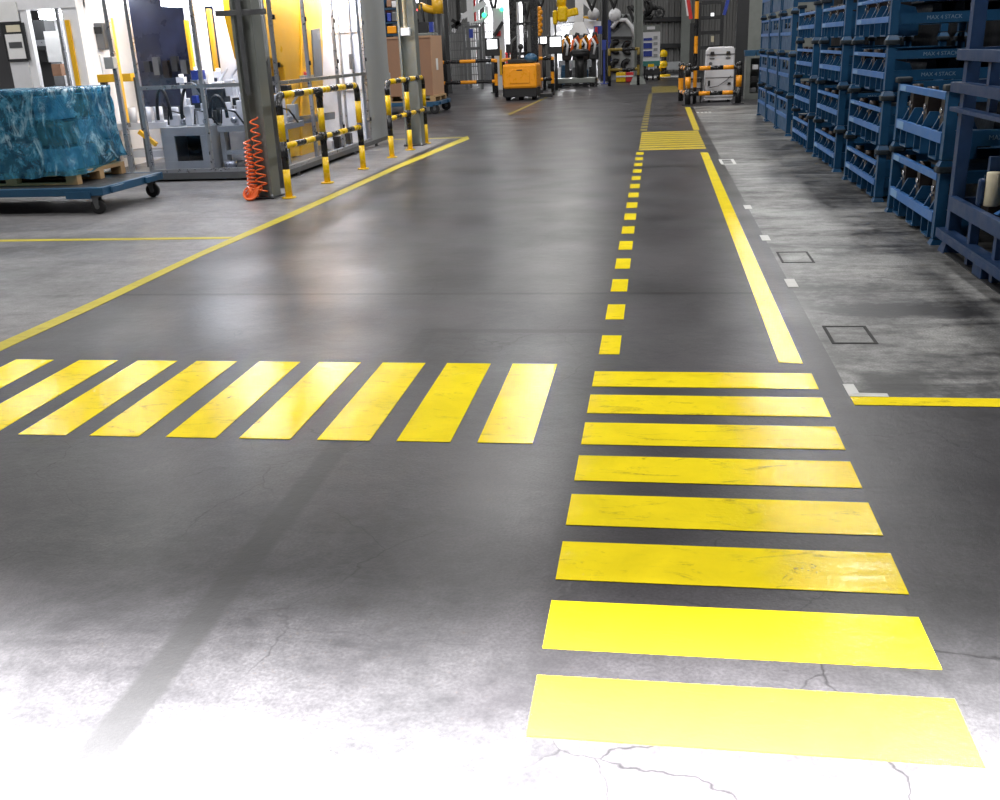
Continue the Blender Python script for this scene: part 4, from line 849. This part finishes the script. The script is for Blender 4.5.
# pillars far
def far_pillar(px, py, wx, Yp, label, m):
    X_ = at(px, py, Yp)[0]; t = thing('steel_pillar', label, 'pillar', (X_, Yp, 0))
    MB().box(X_-wx/2, X_-wx/2+.06, Yp-.2, Yp+.2, .05, 8.8).box(X_+wx/2-.06, X_+wx/2, Yp-.2, Yp+.2, .05, 8.8).box(X_-wx/2+.06, X_+wx/2-.06, Yp-.03, Yp+.03, .05, 8.8).build('column', m, t)
    MB().hexa([(X_-wx*.9,Yp-.35,0),(X_+wx*.9,Yp-.35,0),(X_+wx*.9,Yp+.35,0),(X_-wx*.9,Yp+.35,0),(X_-wx*.55,Yp-.22,.3),(X_+wx*.55,Yp-.22,.3),(X_+wx*.55,Yp+.22,.3),(X_-wx*.55,Yp+.22,.3)]).build('base', m, t)
far_pillar(605, 80, .24, 46.4, 'slim dark far pillar at the end of the row of engines', m_darksteel)
far_pillar(638, 83, .36, 41.9, 'grey far pillar behind the dark yellow guard rail', m_greysteel)
one('steel_post', MB().box(at(446,40,39)[0]-.12, at(446,40,39)[0]+.12, 39, 39.24, 0, 6), m_darksteel, 'dark slim post just right of the cardboard box', 'post', (at(446,40,39)[0],39.1,0))
# test machine between the far pillars
Y = 46
t = thing('test_machine', 'grey test machine with curved black hoses between the two far pillars', 'machine', (at(621,60,Y)[0], Y, 0))
box_px(610, 14, 634, 76, Y, 1.0, z0=0).build('body', m_greycab, t, bevel=.05); box_px(608, 20, 611, 70, Y-.1, .2, z0=.2).build('blue_side', m_bluebin, t)
for cx, cy in ((616,47),(628,48),(616,66),(627,66)):
    MB().tube([at3(cx+4*math.cos(a), cy+5*math.sin(a), Y-.15) for a in [PI*.3+PI*1.4*k/12 for k in range(13)]], .11, 8).build('hose_loop', m_black, t)
for a, c in (((612,31),(627,15)),((611,38),(632,38)),((614,8),(618,28)),((628,6),(634,22))): MB().bar(at3(*a,Y-.2), at3(*c,Y-.2), .13, .13).build('black_bar', m_black, t)
MB().tube([at3(612,28,Y-.3), at3(618,20,Y-.3), at3(626,20,Y-.3), at3(632,27,Y-.3), at3(635,38,Y-.3)], .09, 8).build('white_pipe', m_white, t); MB().ball(at3(615,15,Y-.3), .28).build('white_dome', m_white, t)
t = thing('coloured_crate_stack', 'low yellow and red crates behind the dark yellow guard rail', 'crate', (at(625,80,44)[0], 44, 0))
box_px(616, 72.5, 625.5, 80, 44, .6, z0=.02).build('yellow_crate', m_yelp, t, bevel=.02); box_px(626, 72.5, 635, 80, 44, .6, z0=.02).build('red_crate', m_red, t, bevel=.02)
box_px(616, 75.5, 635, 77, 43.97, .03).build('white_stripe', m_white, t)
t = thing('notice_board', 'white notice board with blue blocks right of the far grey pillar', 'board', (at(651,70,47)[0], 47, 0))
box_px(643, 32, 660, 64, 47, .08).build('board', m_white, t); box_px(643, 25, 660, 31.5, 46.98, .1).build('grey_header', m_greysteel, t); box_px(647, 26.5, 655, 29.5, 46.96, .02).build('white_header_block', m_white, t)
for y in (38, 43, 51): box_px(643.5, y, 652, y+(2.5 if y == 38 else 5.5), 46.96, .04).build('blue_block', m_bluebin, t)
for i in range(4): box_px(653.5, 36+6*i, 657.5, 39+6*i, 46.96, .03).build('photo_print', m_greycab, t)
box_px(643, 61, 660, 66, 46.95, .05).build('teal_strip', m_teal, t)
for x in (645, 658): MB().cyl((at(x,60,47.1)[0],47.1,0),(at(x,60,47.1)[0],47.1,1.2), .05, 8).build('leg', m_darksteel, t)
t = thing('tool_trolley', 'dark low trolley with yellow sign in front of the notice board', 'trolley', (at(652,77,45.5)[0], 45.5, 0))
box_px(645, 69, 660, 75, 45.5, .8).build('tray', m_darksteel, t, bevel=.02); box_px(648, 64, 654, 67, 45.4, .05).build('yellow_sign', m_yelp, t)
for x in (648.5, 653): box_px(x, 66, x+1, 70, 45.45, .05).build('sign_leg', m_white, t)
for x in (647, 653, 659): p = at3(x, 77, 45.6); MB().cyl((p.x-.04,45.6,.12),(p.x+.04,45.6,.12), .12, 14).build('wheel', m_black, t)
box_px(645, 75, 660, 76.5, 45.55, .7).build('base_frame', m_greycab, t)
t = thing('robot_arm', 'small yellow and black robot arm standing right of the notice board', 'robot', (at(664,76,49)[0], 49, 0))
P = [at3(664,75,49), at3(663.5,70,49), at3(663,62,49), at3(663.5,53,49), at3(654,53,49)]; P[0].z = 0
MB().cyl(P[0], (P[0].x,49,.12), .3, 16).build('base', m_yelp, t); MB().tube([P[0]+Vector((0,0,.1)), P[1]], .14, 12).build('column', m_black, t)
MB().ball(P[1]+Vector((0,-.05,.25)), .19).build('shoulder', m_yelp, t); MB().tube([P[1], P[2], P[3]], .15, 12).build('upper_arm', m_black, t); MB().ball(P[2], .16).build('elbow_cover', m_yelp, t); MB().ball(P[3]+Vector((0,0,-.05)), .2).build('joint_cover', m_yelp, t); MB().tube([P[3], P[4]], .11, 12).build('forearm', m_black, t); MB().ball(P[4], .13).build('wrist', m_yelp, t)
MB().ball(P[1]+Vector((-.2,-.05,.05)), .12).build('side_cover', m_yelp, t)
# back right: bright doorway, purlins, frames
one('kick_plate', box_px(648, 62, 682, 70, 54, .2), m_greycab, 'pale low panel at the foot of the back wall right of the robot', 'panel', at3(665,70,54))
one('floor_strip', MB().box(-.8,1.1,48.3,50.2,.0003,.004), m_whp, 'broad white painted strip on the floor under the notice board', 'floor marking', (0,49.2,0))
for i, (x0, x1, y) in enumerate(((640,690,19.5),(642,690,46))):
    one('wall_purlin', MB().bar(at3(x0,y,55.6), at3(x1,y-.5,55.6), .15, .22), m_darksteel, f'dark horizontal purlin across the corrugated back wall, {"upper" if i == 0 else "lower"} one', 'beam', at3(x0,y,55.6))
one('steel_post', MB().box(at(686,40,54)[0]-.25, at(686,40,54)[0]+.25, 54, 54.3, 0, 8), m_greysteel, 'grey square post at the back wall left of the striped pole', 'post', (at(686,40,54)[0],54.1,0))
t = thing('fan', 'round dark wall fan high beside the far grey pillar', 'fan', at3(659.5,12,50))
MB().tube([at3(659.5+4.5*math.cos(a), 12.5+5*math.sin(a), 50) for a in [2*PI*k/20 for k in range(21)]], .05, 8).build('cage_ring', m_darksteel, t)
for k in range(4): MB().bar(at3(659.5,12.5,50.05), at3(659.5+4*math.cos(k*PI/2+.4), 12.5+4.4*math.sin(k*PI/2+.4), 50.05), .14, .04).build('blade', m_darksteel, t)
MB().cyl(at3(659.5,12.5,49.9), at3(659.5,12.5,50.3), .1, 10).build('hub', m_black, t)
t = thing('hanging_machinery', 'dark machinery with cables hanging at the top right of the far grey pillar', 'machinery', at3(646,10,43))
for a, c in (((643,-3),(645,18)),((650,-3),(646,16)),((643,17),(652,14)),((630,6),(635,12)),((647,0),(655,10))): MB().tube([at3(*a,43), (at3(*a,43)+at3(*c,43))/2+Vector((.15,0,-.1)), at3(*c,43)], .09, 8).build('cable', m_black, t)
MB().box(at(643,14,43)[0], at(651,14,43)[0], 43, 43.5, at(645,18,43)[1], at(645,10,43)[1]).build('motor', m_darksteel, t, bevel=.08)
t = frame(700, 3, 721, 47, 38, m_darksteel, 'dark steel rack frame behind the grey cleaning machine', bars=3, w_=.12)
for i, (x, y, m) in enumerate(((711,13,m_screen),(711,36,m_cream))): box_px(x, y, x+3, y+(3 if i == 0 else 6), 37.9, .06).build('lamp' if i == 0 else 'notice_sheet', m, t)
p = at3(687.5,-3,37); one('red_white_bar', MB().cyl((p.x,37,p.z),(p.x,37,9),.03,8).bar(at3(687.5,-4,37), at3(691,19,37), .12, .16, 0).bar(at3(685.5,-4,37), at3(688,16,37), .07, .1, 1), [m_red, m_white], 'red and white slanting barrier bar at the top beside the striped pole', 'bar', at3(690,19,37))
t = thing('warning_pole', 'tall yellow and black striped pole beside the striped machine guard', 'pole', (at(694,104,27.4)[0], 27.4, 0))
b = MB(); X_ = at(695.5,60,27.4)[0]; striped(b, [(X_,27.4,0),(X_,27.4,4.2)], .05, .42, 1, 12); b.build('pole', (m_orp, m_blackp), t)
MB().box(X_-.16, X_-.05, 27.4, 27.5, .8, 2.0).build('black_sensor_bar', m_black, t)
# machine guard, black and orange, with the grey machine
t = thing('machine_guard', 'black and orange striped guard around the grey cleaning machine', 'guard', (1.4, 26.9, 0))
gm = (m_blackp, m_orp)
for x in (.80, 2.08):
    b = MB(); 
    for z0, z1, mi in ((.02,.42,0),(.42,.70,1),(.70,.96,0)): b.cyl((x,26.9,z0),(x,26.9,z1), .075, 14, mi)
    b.ball((x,26.9,.96), .085, 0, 12); p = b.build('post', gm, t); MB().box(x-.14, x+.14, 26.76, 27.04, 0, .02).build('base_plate', m_darksteel, p)
for z in (.28, .90):
    b = MB(); xs = [.80,1.08,1.36,1.68,1.94,2.08]
    for i in range(5): b.cyl((xs[i],26.9,z),(xs[i+1],26.9,z), .055, 14, [0,1,0,1,0][i])
    b.build('rail', gm, t)
for y in (28.6,): 
    b = MB(); striped(b, [(.66,y,0.02),(.66,y,.96)], .07, .3, 0, 12); b.ball((.66,y,.96), .08, 0, 12); b.build('post', gm, t)
    for z in (.28,.90): b = MB(); striped(b, [(.78,26.95,z),(.66,y,z)], .055, .35, 0, 12); b.build('rail', gm, t)
t = thing('cleaning_machine', 'light grey cabinet-like cleaning machine inside the striped guard', 'machine', (1.6, 28.2, 0))
x0, x1, y0, y1 = 1.27, 2.02, 27.8, 28.6
MB().prism([(x0,.12),(x1,.12),(x1,1.32),(x1-.05,1.39),(x0+.10,1.39),(x0+.03,1.30)], 1, y0, y1).build('body', m_whitecab, t, bevel=.03)
MB().box(x0-.01, x1+.01, y0-.02, y0, 1.20, 1.215).box(x0, x1, y0-.012, y0, .62, .632).build('panel_seam', m_darksteel, t)
for x in (x0+.17, x1-.17): MB().prism([(x-.06,1.19),(x+.06,1.19),(x+.04,1.28),(x-.04,1.28)], 1, y0-.06, y0).build('latch', m_black, t); MB().box(x-.06, x+.06, y0-.015, y0, 1.09, 1.13).build('vent_slot', m_aludk, t)
MB().cyl((x0+.13,y0-.02,.98),(x0+.13,y0,.98), .045, 16).build('round_dial', m_aludk, t)
MB().tube([(x0+.12,y0-.03,.38),(x0+.35,y0-.05,.42),(x0+.55,y0-.05,.55),(x1-.08,y0-.03,.66)], .01, 6).build('cable', m_black, t)
MB().box(x0+.08, x0+.13, y0-.03, y0, .42, .56).box(x1-.16, x1-.08, y0-.03, y0, .44, .5).build('black_plug', m_black, t)
MB().box(x0+.02, x1-.02, y0+.03, y1, .06, .12).build('plinth', m_whitecab, t)
for x in (x0+.12, x1-.12): MB().cyl((x-.03,y0+.1,.06),(x+.03,y0+.1,.06), .06, 14).build('castor', m_black, t)
t = thing('wire_cage_table', 'dark low table with white boxes inside the striped guard', 'table', (.98, 28.0, 0))
for z in (.35, .6): MB().box(.78, 1.2, 27.7, 28.3, z, z+.03).build('shelf', m_darksteel, t)
for x in (.8, 1.16):
    for y in (27.72, 28.26): MB().box(x, x+.03, y, y+.03, 0, .6).build('leg', m_darksteel, t)
one('white_box', MB().box(.82,1.16,27.8,28.1,.38,.52), m_whitecab, 'small white box on the lower shelf inside the striped guard', 'box', (1,27.9,.38), bevel=.01)
one('white_box', MB().box(.80,.98,27.75,28.1,.63,.80), m_whitecab, 'small white box on the upper shelf inside the striped guard', 'box', (.9,27.9,.63), bevel=.01)
# right of the guard
one('steel_pillar', MB().box(at(735,60,30.5)[0], at(735,60,30.5)[0]+.34, 30.5, 30.8, 0, 8.8).box(at(735,60,30.5)[0]-.05, at(735,60,30.5)[0]+.39, 30.45, 30.85, 0, .03), m_darksteel, 'dark steel pillar right behind the grey cleaning machine', 'pillar', (at(738,100,30.5)[0],30.6,0))
one('partition_panel', MB().box(at(743,60,33)[0], at(743,60,33)[0]+2.4, 33, 33.08, 0, 4.4), m_greysteel, 'plain grey partition panel between the dark pillar and the blue racks', 'partition', (at(750,100,33)[0],33,0))
p = at3(728.5,-3,36); one('blue_stripe_bar', MB().cyl((p.x,36,p.z),(p.x,36,9),.03,8).bar(at3(724,15,36), at3(729,-4,36), .3, .1), m_bluebin, 'dark blue slanting flag-like bar at the top above the grey cleaning machine', 'bar', at3(726,15,36))
t = thing('tool_cabinet', 'grey open tool cabinet between the striped guard and the far blue racks', 'cabinet', (2.75, 28.9, 0))
x0, x1, y0, y1 = 2.40, 3.3, 28.7, 29.3
MB().box(x0, x0+.12, y0, y1, 0, 1.12).box(x1-.05, x1, y0, y1, 0, 1.12).box(x0+.12, x1-.05, y1-.03, y1, 0, 1.12).box(x0+.12, x1-.05, y0, y1-.03, 0, .15).box(x0+.12, x1-.05, y0, y1-.03, 1.06, 1.12).build('body', m_greysteel, t)
for z in (.45, .75): MB().box(x0+.12, x1-.05, y0+.05, y1-.03, z, z+.02).build('shelf', m_darksteel, t)
for i, (x, z) in enumerate(((2.62,.17),(2.85,.17),(2.62,.47),(2.9,.47),(2.65,.77),(2.95,.77))): one('tool_case', MB().box(x-.08,x+.08,28.8,29.1,z,z+.12+.04*(i%2)), [m_aludk, m_whitecab, m_black][i%3], f'small {["grey","white","black"][i%3]} tool case in the open tool cabinet', 'case', (x,28.95,z), f'{["grey","white","black"][i%3]} tool cases in the cabinet', .01)
for i, x in enumerate((2.5, 2.8)): one('small_bin', MB().prism([(x-.13,1.12),(x+.13,1.12),(x+.15,1.27),(x-.15,1.27)], 1, 28.75, 29.1), m_bluecart, f'{"left" if i == 0 else "right"} small blue bin on top of the grey tool cabinet', 'bin', (x,28.9,1.12))
# ------------------------------------------------------------------ picture settings
SC.view_settings.view_transform = 'Standard'; SC.view_settings.look = 'None'; SC.view_settings.exposure = 0.0; SC.view_settings.gamma = 1.0; SC.view_settings.use_curve_mapping = False
SC.cycles.use_denoising = True
SC.cycles.max_bounces = 8; SC.cycles.diffuse_bounces = 3; SC.cycles.glossy_bounces = 3; SC.cycles.transparent_max_bounces = 16; SC.cycles.sample_clamp_indirect = 8
bpy.context.view_layer.update()
